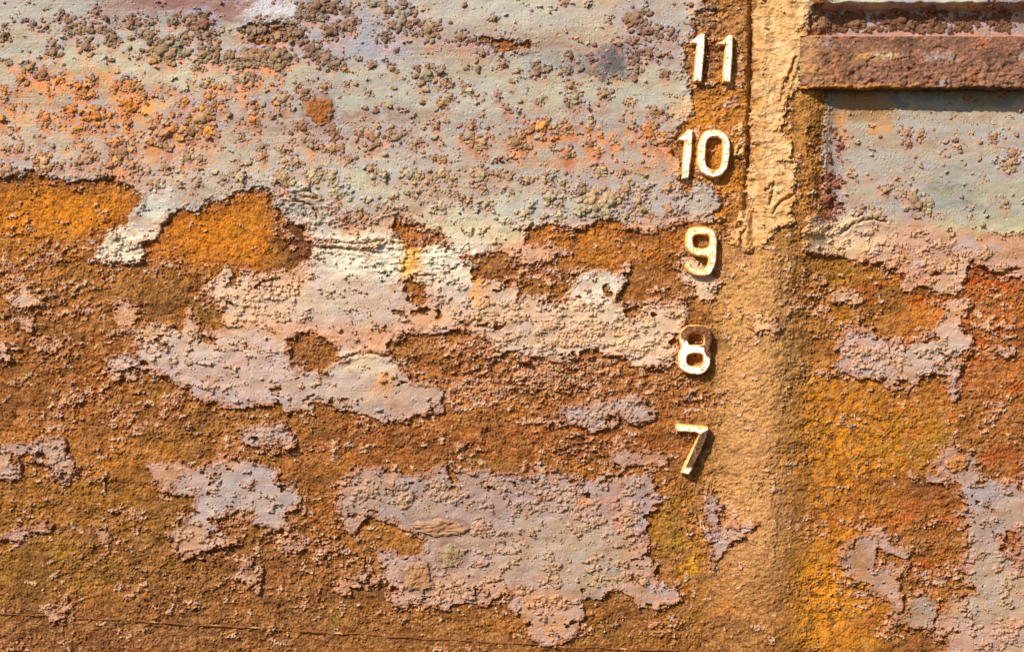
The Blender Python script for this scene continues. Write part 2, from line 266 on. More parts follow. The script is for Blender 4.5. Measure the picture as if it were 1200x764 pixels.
# ---- explicit barnacles, (x, y, r)
T1 = [(20,125,25),(15,90,15),(50,75,12),(25,220,18),(90,72,14),(120,85,18),(160,95,18),(145,65,10),(215,40,14),(205,65,18),(240,75,22),(235,105,18),(330,45,20),(365,65,14),(270,110,28),(310,105,30),(350,100,20),(300,160,30),(390,135,28),(375,105,14),(185,155,22),(185,180,25),(165,185,14),(385,210,15),(455,75,25),(425,70,12),(450,130,14),(445,165,14),(520,80,28),(520,125,25),(560,175,45),(610,160,35),(640,130,22),(600,75,25),(485,115,18),(490,175,16),(665,75,28),(700,85,40),(720,145,32),(590,185,40),(640,185,22),(700,190,30),(745,190,32),(795,195,25),(680,235,18),(780,235,14),(815,230,18),(860,200,40),(905,190,28),(950,200,40),(990,200,30),(960,235,30),(715,285,22),(760,300,18),(840,275,32),(875,265,18),(935,290,11),(1015,285,12),(970,345,28),(880,375,28),(870,415,25),(940,405,16),(790,395,15),(1115,300,22),(1050,320,28),(1140,110,35),(1090,30,45),(1140,20,30),(1040,20,20),(1030,60,20),(1075,60,20),(1070,170,35),(1120,210,35),(1160,220,25),(1150,460,30),(1070,490,28),(1040,440,25),(1145,510,30),(980,520,18),(980,555,20),(1000,460,12),(900,505,20),(905,540,20),(1020,560,25),(1080,600,30),(1140,610,28),(975,610,35),(830,610,30),(770,615,20),(740,595,16),(860,560,14),(825,475,18),(680,630,22),(540,630,28),(1155,670,25),(150,560,35),(30,580,28),(720,335,20),(765,350,13),(640,350,18),(640,305,16),(735,365,18),(700,370,20),(690,410,45),(660,455,32),(720,455,30),(320,275,20),(270,300,25),(105,235,25),(150,255,28),(200,280,20),(75,270,22),(95,290,14),(440,290,30),(400,300,22),(445,365,35),(480,300,20),(500,330,20),(160,410,28),(245,380,25),(290,320,30),(330,400,40),(300,410,18),(270,445,22),(45,375,18),(10,410,18),(15,310,18),(20,340,18),(445,425,20),(390,430,16),(560,465,50),(545,415,28),(595,395,16),(300,505,20),(320,540,22),(270,560,25),(380,490,22),(420,530,45),(380,570,25),(450,570,25),(645,540,25),(690,550,20),(65,515,18),(30,515,18),(90,545,16),(180,500,16),(210,575,18),(575,575,25),(505,590,20),
 (860,110,30),(900,105,34),(1000,110,34),(1030,120,26),(960,125,26)]
T2 = [(425,20,14),(655,40,10),(770,12,18),(1145,18,10),(920,70,18),(1015,70,45),(1060,110,35),(1010,145,22),(1130,115,25),(525,65,18),(415,130,30),(460,138,18),(205,60,50),(305,110,38),(250,120,18),(155,135,28),(190,175,16),(220,115,12),(340,70,10),(375,80,12),(485,185,22),(465,210,14),(470,240,16),(60,205,16),(105,225,20),(175,238,20),(290,260,40),(345,245,18),(355,290,20),(290,310,16),(180,305,14),(95,318,18),(20,290,18),(50,290,14),(440,315,25),(345,360,25),(375,335,20),(280,355,16),(430,238,12),(560,225,18),(675,245,32),(585,282,14),(535,330,18),(685,345,20),(615,350,14),(570,375,20),(790,195,20),(815,215,14),(860,205,20),(870,155,14),(775,245,24),(825,240,16),(955,155,13),(1010,205,28),(1060,185,25),(1090,190,16),(1130,195,12),(1015,245,22),(1010,275,16),(1115,255,22),(940,262,18),(790,295,25),(800,340,30),(905,325,25),(880,358,14),(1075,385,30),(1100,385,16),(120,385,16),(85,375,14),(165,365,14),(195,375,10),(240,400,14),(330,435,20),(320,475,16),(100,470,40),(190,470,35),(250,490,25),(280,440,16),(280,525,12),(320,545,18),(355,555,20),(450,435,25),(440,470,30),(480,490,32),(500,440,16),(600,490,30),(640,510,20),(620,470,25),(690,440,40),(740,455,18),(780,440,28),(855,430,28),(890,465,14),(860,495,20),(885,525,20),(780,527,25),(940,485,18),(1000,487,10),(1060,460,40),(1100,490,22),(1130,500,18),(1040,497,14),(900,585,28),(970,590,22),(1035,555,12),(1045,575,9),(770,595,14),(30,550,20),(50,545,14),(100,580,22),(110,610,16),(150,605,20),(235,600,32),(300,620,30),(345,600,25),(385,615,22),(265,660,22),(320,650,20),(370,660,20),(225,665,16),(95,688,16),(130,680,12),(150,695,12),(345,712,28),(310,725,16),(480,605,35),(540,600,20),(580,605,20),(440,690,22),(490,650,22),(495,700,22),(585,660,14),(640,620,25),(700,620,25),(760,630,22),(830,640,22),(720,680,30),(740,700,20),(870,680,45),(930,690,35),(980,650,30),(1040,650,22),(1020,690,25),(1125,645,26),(1125,720,28),(630,735,28),(690,750,18),(750,740,20),(980,745,25),(1040,725,25),(820,730,28),(60,745,30),(10,750,22),(880,720,40),(10,90,34),(40,80,26),(20,40,20),(110,15,22),(150,20,22)]
T3 = [(28,20,16),(100,30,20),(85,75,22),(35,90,14),(768,455,22),(775,495,22),(815,462,20),(905,490,14),(937,485,14),(1022,490,14),(1072,472,22),(1110,475,10),(1147,462,14),(915,538,10),(957,523,11),(1022,547,12),(1140,525,22),(1130,565,32),(1085,578,10),(817,570,14),(800,540,10),(697,655,26),(800,700,50),(960,677,12),(1110,697,20),(545,507,20),(597,490,16),(525,462,10),(503,440,10),(592,605,11),(620,715,18),(670,740,28),(590,715,12),(480,85,36),(520,90,30),(590,85,45),(740,75,50),(790,80,34),(860,75,48),(1000,70,30),(1050,25,20),(1100,75,30),(1110,50,25),(1060,80,24),(965,90,24),(500,550,16),(495,600,20),(520,640,30),(490,690,25),(530,720,22),(525,690,20),(505,745,20)]
EXP = [(x/2.9375, y/2.9375, r/2.9375) for x,y,r in T1]+[(x/2.9375+400, y/2.9375, r/2.9375) for x,y,r in T2]+[(x/2.9375+800, y/2.9375, r/2.9375) for x,y,r in T3]
SCAB = [(374,131,18,19),(490,675,17,19),(529,651,17,15),(515,618,33,11),(1121,543,13,11)]
rb = np.random.RandomState(31)
SMALL = []
# scattered small ones: clusters along bands
def dens(x, y):
    d = 0.0
    for (cx,cy,rx,ry,s) in [(120,105,190,34,1.1),(140,165,220,34,1.5),(560,165,240,26,1.0),(300,150,120,60,.6),(680,225,140,26,1.1),(520,235,80,30,.4),(470,215,100,36,.8),(100,28,190,30,.55),(420,25,70,30,.9),(340,25,60,30,.5),
        (740,75,70,30,1.0),(760,45,40,30,.5),(560,60,90,40,.35),(560,110,200,30,.35),(1060,165,90,30,.25),(1150,180,60,40,.25),(700,130,120,20,.4),(380,225,60,26,.6),(790,200,22,90,1.0),(1000,215,40,70,.4),(300,225,60,14,.6),(1180,25,60,22,1.2),(975,200,16,60,1.6),(200,205,200,12,.8)]:
        q = ((x-cx)/rx)**2+((y-cy)/ry)**2
        if q < 2.2: d += s*math.exp(-q*1.2)
    return d
upS = SD['upper']; rS = SD['right_up']
def sdp(F, x, y): return float(bil(F, np.array([x]), np.array([y]))[0])
cl_ = fbm(CGX,CGY,26,15,3,41,.6)
tries = 0
while len(SMALL) < 3900 and tries < 160000:
    tries += 1
    x = rb.uniform(-60,1260); y = rb.uniform(-60,300)
    if 880 < x < 950: continue
    if 935 < x and 38 < y < 108: continue
    if rb.rand() > dens(x, y)*0.55+0.015: continue
    if max(sdp(upS,x,y), sdp(rS,x,y)) < 3: continue
    if sdp(cl_,x,y) < .12 and rb.rand() > .10: continue
    r = 0.9+2.7*rb.rand()**2.4
    SMALL.append((x,y,r))
    if rb.rand() < .55:
        for _ in range(rb.randint(1,5)):
            a = rb.rand()*6.28; q = r*rb.uniform(1.2,3.0)
            SMALL.append((x+q*math.cos(a), y+q*math.sin(a)*.8, r*rb.uniform(.4,.9)))
for _ in range(150):
    SMALL.append((rb.uniform(950,1215), 16+24*rb.rand()**.8, rb.uniform(1.5,5.2)))
# a few sit lower, on the middle/lower paint
for (cx,cy,rx,ry,n) in [(640,600,90,30,60),(600,650,70,40,60),(740,670,30,25,40),(500,700,40,14,30),(700,620,60,20,40),(1150,600,40,40,50),(1160,740,40,20,30),(300,590,40,22,40),(330,440,90,20,50),(420,350,60,30,40),(560,590,60,30,40)]:
    for _ in range(n):
        SMALL.append((cx+rb.randn()*rx*.6, cy+rb.randn()*ry*.6, 0.9+1.7*rb.rand()**2))
# a cluster of knobs round every big one
for (x,y,r) in EXP:
    if r > 6:
        for _ in range(int(r*2.4)):
            a = rb.rand()*6.28; q = r*rb.uniform(.6,1.25)
            SMALL.append((x+q*math.cos(a), y+q*math.sin(a)*.85, rb.uniform(.9,.34*r+1.0)))

# ---- masks
print('masks')
wx_ = U+5*fbm(X,Y,30,26,3,101); wy_ = V+4*fbm(X,Y,34,22,3,131)
sd_best = np.full(X.shape, -99, np.float32); pid = np.zeros(X.shape, np.int16)
for i,k in enumerate(names):
    d = bil(SD[k], wx_, wy_)
    m = d > sd_best; sd_best = np.where(m, d, sd_best); pid = np.where(m, i, pid)
hd = bil(HD, wx_, wy_)
rag = 4.2*fbm(X,Y,17,13,5,151,.70)+1.2*gn(X/3.1,Y/2.8,155)
rag = rag - 26*ss(.42,.85,fbm(X,Y,26,17,4,157,.62))*ss(285,330,V)*(sd_best < 40)
P = np.minimum(sd_best, -hd) + rag
big = fbm(X,Y,44,30,4,171,.6); fine = fbm(X,Y,9,7,4,181,.65)
# density of crusty crumbs left on bare rust
CR = np.zeros(X.shape, np.float32)
for (x,y,rx,ry,s) in [(40,300,70,40,.75),(220,305,60,20,.3),(60,400,90,60,.55),(60,530,110,40,.5),(150,480,190,70,.62),(630,445,190,44,1.25),(560,470,180,24,.5),(470,530,200,16,.2),(630,325,60,18,.9),(700,345,40,12,.3),(340,640,90,50,.75),(230,690,140,40,.3),(120,620,120,40,.45),(60,350,120,60,.7),(250,690,160,30,.5),(420,520,200,20,.4),
    (960,350,46,50,.9),(990,345,50,14,.5),(870,400,70,80,.25),(1160,380,50,70,.55),(800,440,40,90,.6),(830,620,40,60,.4),(870,560,60,100,.25),(150,430,70,40,.55),(1110,300,80,30,.9),(60,735,260,26,.35),(1040,470,60,30,.2),(700,530,110,26,.7),(1160,500,60,40,.5),(1090,680,30,50,.7),(820,520,30,30,.5),(300,520,90,20,.7),(980,230,20,60,.8),(840,60,50,60,.8),(830,240,40,40,1.0),(845,140,40,40,.5),(450,735,260,24,.25)]:
    CR = np.maximum(CR, s*np.exp(-(((U-x)/rx)**2+((V-y)/ry)**2)*1.1))
edgecr = .80*np.exp(-np.clip(-P,0,99)/13.0)*ss(-.35,.25,fbm(X,Y,36,30,2,191)+.1)
CR = np.maximum(CR, edgecr)
crumb = big*0.72+fine*0.60 - (0.70-0.86*CR)       # >0: crumb of crust
stem_z = ss(850,880,U)*(1-ss(930,950,U))*ss(280,310,V)
print('heights')
H0, gap = form(X, Y)
ridge1 = 1-np.abs(fbm(X,Y,26,20,4,201,.55))
g1 = fbm(X,Y,7,6,3,211,.6); g2 = gn(X/2.3,Y/2.3,221); 
w1, wr1 = worley(X+2*g1, Y+2*g1, 5.2, 231); w2, wr2 = worley(X, Y, 2.9, 241)
orange_smooth = np.clip(np.exp(-(((U-80)/90)**2+((V-255)/45)**2))+np.exp(-(((U-260)/80)**2+((V-275)/40)**2)),0,1)
rough = 1-0.45*orange_smooth
stemtex = ss(835,860,U)*(1-ss(940,960,U))
rust_tex = rough*(1.7*fbm(X,Y,30,22,3,261)+0.95*g1+0.95*g2+0.9*(0.55-w1)*wr1+1.2*(0.5-w2)*(.3+wr2)) + stemtex*(1.0*fbm(X,Y,4.5,3.5,2,281)+.5*gn(X/1.9,Y/1.7,283))
crl = ss(0.0, 0.10, crumb)
rust_tex = rust_tex + crl*(1.5+1.4*np.clip(0.5-w2,-1,1)+1.0*g2)
terr = np.floor((fbm(X,Y,22,15,4,291,.55)+0.4*fine)*3.2)/3.2                    # delaminated scale
rust_tex = rust_tex*(.75+.5*ss(-.4,.5,fbm(X,Y,70,40,3,293)))
rust_tex = rust_tex + 2.3*terr*(0.40+0.9*np.clip(CR,0,1)+0.4*stemtex)
rust_tex = rust_tex*(1-.38*ss(835,860,U)*(1-ss(930,955,U)))
HR = H0 + rust_tex - 1.2
# left strip behind numerals is heavier scale
HR = HR + ss(806,822,X)*(1-ss(874,880,X))*(1-ss(250,300,Y))*1.6*fbm(X,Y,12,10,3,301)
# ---- paint relief
peb_zone = np.zeros(X.shape, np.float32)
for (x,y,rx,ry,s) in [(690,390,125,46,1),(560,370,70,36,.8),(300,350,70,34,.9),(190,400,50,30,.8),(150,430,40,20,.9),(450,300,110,26,.55),(520,310,60,30,.6),(700,240,130,26,.55),(700,485,60,26,1),(640,570,90,22,.95),(740,600,40,34,.85),(690,610,70,22,.8),(430,578,18,20,1.1),(467,580,20,15,1.1),(521,577,20,16,1.1),(567,618,16,12,1.1),(543,690,20,16,1.1),(720,670,50,20,.8),(590,640,30,14,.75),(640,660,20,20,.7),(660,580,60,26,1.0),(500,690,60,18,1.0),(570,655,34,20,.7),(570,590,40,12,.7),(1030,415,50,40,1),(1095,410,40,40,.6),(1060,300,110,26,.9),(980,280,50,30,.6),(330,450,150,14,.35),(260,415,100,16,.4),(390,255,80,26,.8),(150,290,60,30,.7),(330,240,50,26,.9),(560,690,90,26,.5),(430,680,50,30,.9),(1170,740,60,30,.8),(1130,640,24,60,.9),(1190,650,30,40,.9),(240,630,50,30,.8),(280,575,80,30,.35),(60,540,70,30,.9),(640,700,40,30,.8),(590,265,60,24,.5),(420,555,40,20,.8),(470,575,60,20,.4),(330,512,60,20,.9),(1180,565,40,14,.6),(450,240,50,20,.3),(800,230,20,60,.6),(850,620,50,50,.7)]:
    peb_zone = np.maximum(peb_zone, s*np.exp(-(((U-x)/rx)**2+((V-y)/ry)**2)*.9))
d5, r5 = worley(X+1.2*g1, Y+1.2*g1, 6.0, 311); d3, r3 = worley(X+.8*g1, Y+.8*g1, 3.4, 321)
clump = fbm(X,Y,22,14,5,331,.68)+0.25*fine
pebm = ss(1.15-1.26*peb_zone, 1.33-1.26*peb_zone, clump+0.25)
dome5 = np.sqrt(np.clip(1-(d5/0.56)**2,0,1))*(0.4+0.8*r5); dome3 = np.sqrt(np.clip(1-(d3/0.55)**2,0,1))*(0.3+.9*r3)
peb = pebm*(2.1*dome5+1.5*dome3*(1-0.5*dome5)+.9*np.clip(clump+.3,0,1.5)+0.5*g2)
edge = np.exp(-((P-2.5)/3.2)**2)
broken = np.exp(-np.clip(P,0,99)/7.0)
pore = .45*gn(X/2.1,Y/2.0,345)*ss(-.3,.4,gn(X/24,Y/18,346))
brush = pore + 0.16*gn(X/60,Y/1.6,341)*(0.5+gn(X/90,Y/14,342))+0.10*gn(X/14,Y/1.1,343)
whitez = np.exp(-(((U-460)/110)**2+((V-300)/26)**2)*1.3)
frz = ss(.0,.22, .30+.9*fbm(X,Y,16,12,4,667,.62) - np.clip(P,0,99)/13.0)*(P > 0)
HP = H0 + frz*(.5+.9*g1+.8*g2+.8*terr) + 1.36*fbm(X,Y,34,24,2,261)*(1-.6*(V<265)) + 2.1*np.clip(P/1.3,-3.0,1) + edge*1.0*(0.6+gn(X/8,Y/8,351)) + peb + brush + 0.28*fbm(X,Y,16,9,3,361) \
     + broken*(1.4*terr+0.9*g1+0.5*g2)*ss(-.2,.4,gn(X/26,Y/22,371)+.25) + whitez*(1.4*fbm(X,Y,14,5,3,381)+0.6*g2)
post = ss(846,866,U)*(1-ss(938,950,U))*(1-ss(285,300,V))
HP = HP + post*(1.1*fbm(X,Y,12,9,3,391,.6)+0.8*terr+.5*g2*.7+0.9*np.abs(fbm(X,Y,20,26,3,392)))
# pits in bare paint
pd, pr = worley(X, Y, 15, 401); HP = HP - 0.9*(1-ss(0.04,0.10,pd))*(pr > .55)
for c in CRACKS:
    xs = [q[0] for q in c]; ys = [q[1] for q in c]
    i0,i1 = np.searchsorted(ay,[min(ys)-8,max(ys)+8]); j0,j1 = np.searchsorted(ax,[min(xs)-8,max(xs)+8])
    dd = seg_d(c, X[i0:i1,j0:j1]+1.8*gn(X[i0:i1,j0:j1]/5,Y[i0:i1,j0:j1]/5,411), Y[i0:i1,j0:j1]+1.8*gn(X[i0:i1,j0:j1]/6,Y[i0:i1,j0:j1]/5,412))
    HP[i0:i1,j0:j1] -= 4.5*np.exp(-(dd/1.1)**2); HP[i0:i1,j0:j1] += 1.3*np.exp(-((dd-4)/2.5)**2)

# ---- colours
print('colours')
CRs = shade(RUST, (146,88,38), U, V, 501)
n1 = fbm(X,Y,30,22,4,511,.6); n2 = fbm(X,Y,6,5,4,521,.7); n3 = gn(X/1.9,Y/1.9,531); sp = fbm(X,Y,3.2,2.8,2,541)
CRs = mixc(CRs, (100,62,22), 0.5*ss(.15,.8,n1)*(1-.5*orange_smooth)); CRs = mixc(CRs, (196,108,34), 0.30*ss(.15,.75,-n1+.35*n2)*(1-stem_z))
CRs = mixc(CRs, (88,54,20), 0.62*ss(.1,.6,n2)); CRs = mixc(CRs, (214,142,62), 0.5*ss(.2,.7,-n2))
CRs = mixc(CRs, (236,144,30), 0.8*ss(.5,.75,sp)*(1-stem_z)*ss(-.1,.5,fbm(X,Y,34,26,3,545)+.12)); CRs = mixc(CRs,(182,124,78),.5*ss(.1,.5,fbm(X,Y,18,13,4,547,.65))*(1-orange_smooth)); CRs = mixc(CRs, (228,176,110), 0.5*ss(.45,.8,sp)*stem_z)
CRs = mixc(CRs, (140,112,28), 0.22*ss(.3,.8,fbm(X,Y,60,40,3,551)))
CRs = CRs*np.array([1.03,1.06,.86],np.float32)
sp2 = fbm(X,Y,2.6,2.3,2,549)+.5*fbm(X,Y,14,11,3,550)
stm = np.exp(-(((U-888)/40)**2)**1.5)*ss(270,310,V)*(1-ss(600,760,V))
gold = np.exp(-(((U-985)/75)**2+((V-520)/95)**2))+np.exp(-(((U-970)/55)**2+((V-710)/80)**2)); gold = np.clip(gold,0,1)
CRs = mixc(CRs,(118,60,28),.8*np.exp(-np.clip(-P,0,99)/7.0)*(1-ss(300,340,V))*(1-ss(600,650,U)))
lay = (terr*3.2+40).astype(np.int64)
for lv in range(34, 47):                       # each layer of scale weathers to its own tone
    c_ = [(188,128,78),(126,74,34),(204,146,92),(150,88,36),(176,104,40)][(lv*7) % 5]
    mk = (lay == lv)*(.16+.40*np.clip(CR,0,1))*(1-.75*orange_smooth)*(1-.6*stm)*ss(-.5,.3,gn(X/40,Y/30,557))
    CRs = mixc(CRs, c_, mk.astype(np.float32))
CRs = mixc(CRs,(216,132,16),.45*gold*ss(-.3,.5,n2)); CRs = mixc(CRs,(200,84,24),.5*ss(.25,.75,fbm(X,Y,40,26,4,553))*ss(930,980,U)*(1-gold))
CRs = mixc(CRs,(70,40,18),.42*ss(.25,.75,sp2)*(1-.6*stm)*(1-.5*gold))
CRs = mixc(CRs,(194,142,90),.66*stm*ss(-.7,.2,-n2)); CRs = mixc(CRs,(214,168,118),.4*stm*ss(.1,.6,sp)); CRs = mixc(CRs,(150,98,70),.4*stm*ss(.15,.6,fbm(X,Y,20,26,4,573)))
CRs = mixc(CRs,(112,60,18),.75*gold*ss(.05,.4,fbm(X,Y,11,9,4,575,.7))); CRs = mixc(CRs,(232,142,10),.7*gold*ss(.10,.4,fbm(X,Y,9,10,4,577,.7)))
nst = np.exp(-((U-840)/36)**4)*ss(90,120,V)*(1-ss(230,270,V)); CRs = mixc(CRs,(214,132,44),.5*nst*ss(-.2,.3,fbm(X,Y,14,12,4,579))); CRs = mixc(CRs,(212,158,108),.42*ss(.35,.85,-sp2)*(1-.6*orange_smooth))
lowl = ss(470,560,V)*(1-ss(780,840,U)); CRs = CRs*(1-.06*lowl)[...,None]
dk = ss(.1,.5, 1-np.sqrt(((U-351)/23)**2+((V-287)/36)**2)+.25*fbm(X,Y,16,13,3,559))
CRs = mixc(CRs,(104,56,30),.78*dk)
CRs = mixc(CRs,(106,64,30),.45*ss(.0,.55,fbm(X,Y,85,42,4,571))*(1-orange_smooth)*(1-stm)*(1-gold))
CRs = CRs*(1+0.26*n3)[...,None]
cc = shade(PAINT, (206,150,106), U, V, 601)
crumbcol = mixc(np.broadcast_to(lin((204,146,104)), X.shape+(3,)).copy(), (168,104,68), ss(-.3,.5,fbm(X,Y,14,12,3,561)))
crumbcol = mixc(crumbcol, (226,196,158), 0.7*ss(.2,.7,fine)); crumbcol = mixc(crumbcol,(186,170,176),0.5*ss(.3,.7,gn(X/11,Y/9,563)))
CRs = CRs*(1-(crl*.80)[...,None])+crumbcol*(crl*.80)[...,None]
halo = ss(-.12,0,crumb)*(1-crl)
CRs = mixc(CRs,(196,100,36),0.4*halo)
CRs = CRs*(1-0.25*gap[...,None])  # rust darkened inside the gap, its shade put into the colour
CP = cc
bands = gn(X/220,Y/9,611)*.6+gn(X/140,Y/22,612)
CP = mixc(CP,(188,152,132),0.28*ss(.1,.7,bands)); CP = mixc(CP,(200,194,170),0.30*ss(.1,.7,-bands)*(V<270))
CP = mixc(CP,(178,168,176),0.45*ss(.25,.8,fbm(X,Y,36,20,4,621)))
CP = mixc(CP,(188,122,70),0.45*ss(.35,.85,fbm(X,Y,28,16,4,631,.6))*(1-post))
CP = mixc(CP,(214,190,166),0.25*ss(.2,.8,n2)); CP = mixc(CP,(150,116,92),0.28*ss(.3,.9,-n2))
# streaks that ran down
str_ = gn(X/3.0,Y/60,641)+.5*gn(X/1.6,Y/30,642)
CP = mixc(CP,(196,128,66),0.35*ss(.35,.9,str_)*ss(0,.5,gn(X/40,Y/30,643)+.15)*(V<270)*(1-post))
lowz = ss(340,400,V)
pm = np.clip(pebm,0,1)
CP = mixc(CP,(206,164,128),pm*(.25+.15*lowz)); CP = mixc(CP,(178,122,82),pm*0.45*ss(.1,.8,fbm(X,Y,8,7,3,651)))
CP = mixc(CP,(178,172,192),0.55*np.exp(-((pebm-.25)/.22)**2)*ss(-.2,.5,gn(X/30,Y/24,653)+.2)*ss(230,330,V))
# rims
er = np.exp(-(np.clip(P,0,99)/(4.2+3*gn(X/19,Y/17,665)))**2)
CP = mixc(CP,(178,114,72),(.5+.35*lowz)*er*(1-post)*ss(-.4,.3,gn(X/22,Y/22,661)+.1))
fr = ss(.0,.22, .30+.9*fbm(X,Y,16,12,4,667,.62) - np.clip(P,0,99)/13.0)*(.30+.7*lowz)*(1-post)
CP = mixc(CP,(176,118,80),.85*fr); CP = mixc(CP,(206,152,112),.6*fr*ss(0,.5,fine)); CP = mixc(CP,(128,76,44),.6*fr*ss(.15,.6,-fine))
CP = mixc(CP,(172,166,178),0.34*np.exp(-((P-10)/5.0)**2)*ss(360,430,V)*ss(-.2,.5,gn(X/26,Y/26,671)+.25))
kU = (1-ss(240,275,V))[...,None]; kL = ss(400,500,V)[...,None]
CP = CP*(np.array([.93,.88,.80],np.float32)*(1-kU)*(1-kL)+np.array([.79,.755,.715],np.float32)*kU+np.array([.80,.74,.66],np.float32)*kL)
grey = fbm(X,Y,150,26,3,691)+.15-1.6*np.exp(-(((U-100)/150)**2+((V-125)/60)**2))
CP = CP*(1-(.45*ss(-.1,.5,grey)*kU[...,0])[...,None])+lin((160,160,158))*(.45*ss(-.1,.5,grey)*kU[...,0])[...,None]
CP = CP*(1-(.75*post)[...,None])+(mixc(mixc(np.broadcast_to(lin((204,150,86)),X.shape+(3,)).copy(),(222,176,114),ss(-.1,.5,fbm(X,Y,16,24,4,695))),(176,122,66),.6*ss(.2,.7,fbm(X,Y,11,16,4,697))))*(.75*post)[...,None]
CP = CP*(1+.12*whitez)[...,None]
kU1 = kU[...,0]*(1-post)*.42
CP = CP*(1-kU1[...,None])+(CP.mean(-1,keepdims=True)*np.array([1.15,1.05,.83],np.float32))*kU1[...,None]
CP = shade(LATE, None, U, V, 551, CP)
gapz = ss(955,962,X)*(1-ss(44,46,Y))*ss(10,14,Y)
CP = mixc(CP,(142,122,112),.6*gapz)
CP = CP*(1+0.06*n3+0.05*gn(X/60,Y/1.3,681))[...,None]
def local(x0,x1,y0,y1):
    i0,i1 = np.searchsorted(ay,[y0,y1]); j0,j1 = np.searchsorted(ax,[x0,x1]); return slice(i0,i1), slice(j0,j1)
ALLB = EXP + [(x,y,(a+b)/2) for x,y,a,b in SCAB] + SMALL
rc = np.random.RandomState(5)
for n,(x,y,r) in enumerate(ALLB):
    if r < 1.6 or y > 300: continue
    orangez = dens_o = math.exp(-(((x-110)/150)**2+((y-130)/50)**2))+math.exp(-(((x-700)/160)**2+((y-165)/26)**2))+math.exp(-(((x-300)/40)**2+((y-80)/40)**2))*.6
    k = rc.rand()*(0.30+1.3*orangez)
    ln = r*rc.uniform(1.5,4.0)+4
    sl2 = local(x-r*2.2-3, x+r*2.2+3, y-r*2.2-3, y+ln+6)
    XX, YY = X[sl2], Y[sl2]
    q = np.hypot(XX-x, YY-y)/r
    C_ = CP[sl2]
    C_ = mixc(C_,(160,154,168),0.42*np.exp(-((q-1.15)/.35)**2)*rc.rand())
    drip = np.exp(-((XX-x-1.2*gn(YY/6,XX/9,n))/(r*.55+.6))**2)*ss(0,2,YY-y)*(1-ss(ln*.25,ln,YY-y))
    C_ = mixc(C_,(222,128,24) if rc.rand()<.6 else (176,96,52), np.clip(k*1.2,0,.9)*drip)
    CP[sl2] = C_
for (x,y,a,b) in SCAB:
    sl2 = local(x-a*1.6,x+a*1.6,y-b*1.6,y+b*1.6); XX,YY = X[sl2],Y[sl2]
    q = np.sqrt(((XX-x)/a)**2+((YY-y)/b)**2)+.12*gn(XX/6,YY/6,71)
    CP[sl2] = mixc(CP[sl2],(120,84,60),.55*np.exp(-((q-1.05)/.16)**2))
print('meshes')
# ------------------------------------------------------------------ materials
def nodes(m):
    m.use_nodes = True; n = m.node_tree; n.nodes.clear(); return n
def surf_mat(name, rough, bump, scale, spec=0.3, var=0.22, objcol=False, dist=.003):
    m = bpy.data.materials.new(name); n = nodes(m); N = n.nodes.new; Lk = n.links.new
    out = N('ShaderNodeOutputMaterial'); b = N('ShaderNodeBsdfPrincipled')
    tc = N('ShaderNodeTexCoord'); 
    n1_ = N('ShaderNodeTexNoise'); n1_.inputs['Scale'].default_value = scale; n1_.inputs['Detail'].default_value = 5; n1_.inputs['Roughness'].default_value = .65
    Lk(tc.outputs['Object'], n1_.inputs['Vector'])
    n2_ = N('ShaderNodeTexNoise'); n2_.inputs['Scale'].default_value = scale*.33; n2_.inputs['Detail'].default_value = 4
    Lk(tc.outputs['Object'], n2_.inputs['Vector'])
    mr = N('ShaderNodeMapRange'); mr.inputs[1].default_value = .3; mr.inputs[2].default_value = .7; mr.inputs[3].default_value = 1-var; mr.inputs[4].default_value = 1+var
    Lk(n1_.outputs[0], mr.inputs[0])
    if objcol:
        oi = N('ShaderNodeObjectInfo'); at = N('ShaderNodeAttribute'); at.attribute_name = 'rim'
        mx = N('ShaderNodeMix'); mx.data_type = 'RGBA'; mx.inputs['B'].default_value = (*(lin((178,172,186))*ALB), 1)
        mf = N('ShaderNodeMath'); mf.operation = 'MULTIPLY'; Lk(at.outputs['Fac'], mf.inputs[0]); Lk(n2_.outputs[0], mf.inputs[1])
        Lk(mf.outputs[0], mx.inputs['Factor']); Lk(oi.outputs['Color'], mx.inputs['A'])
        mo = N('ShaderNodeMix'); mo.data_type = 'RGBA'; mo.inputs['B'].default_value = (*(lin((150,84,40))*ALB), 1)
        m3 = N('ShaderNodeMapRange'); m3.inputs[1].default_value = .52; m3.inputs[2].default_value = .68; m3.inputs[3].default_value = 0; m3.inputs[4].default_value = .65
        n3_ = N('ShaderNodeTexNoise'); n3_.inputs['Scale'].default_value = scale*.18; n3_.inputs['Detail'].default_value = 4; Lk(tc.outputs['Object'], n3_.inputs['Vector'])
        Lk(n3_.outputs[0], m3.inputs[0]); Lk(m3.outputs[0], mo.inputs['Factor']); Lk(mx.outputs['Result'], mo.inputs['A'])
        col = mo.outputs['Result']
    else:
        at = N('ShaderNodeAttribute'); at.attribute_name = 'Col'; col = at.outputs['Color']
    vm = N('ShaderNodeVectorMath'); vm.operation = 'SCALE'; Lk(col, vm.inputs[0]); Lk(mr.outputs[0], vm.inputs['Scale'])
    Lk(vm.outputs[0], b.inputs['Base Color'])
    rr = N('ShaderNodeMapRange'); rr.inputs[3].default_value = rough-.12; rr.inputs[4].default_value = rough+.12; Lk(n2_.outputs[0], rr.inputs[0]); Lk(rr.outputs[0], b.inputs['Roughness'])
    b.inputs['Specular IOR Level'].default_value = spec
    bp = N('ShaderNodeBump'); bp.inputs['Strength'].default_value = bump; bp.inputs['Distance'].default_value = dist
    Lk(n1_.outputs[0], bp.inputs['Height']); Lk(bp.outputs[0], b.inputs['Normal'])
    Lk(b.outputs[0], out.inputs[0]); return m
M_rust = surf_mat('rust', .85, .95, 400, .2, .36)
M_paint = surf_mat('weathered_paint', .6, .28, 380, .4, .13)
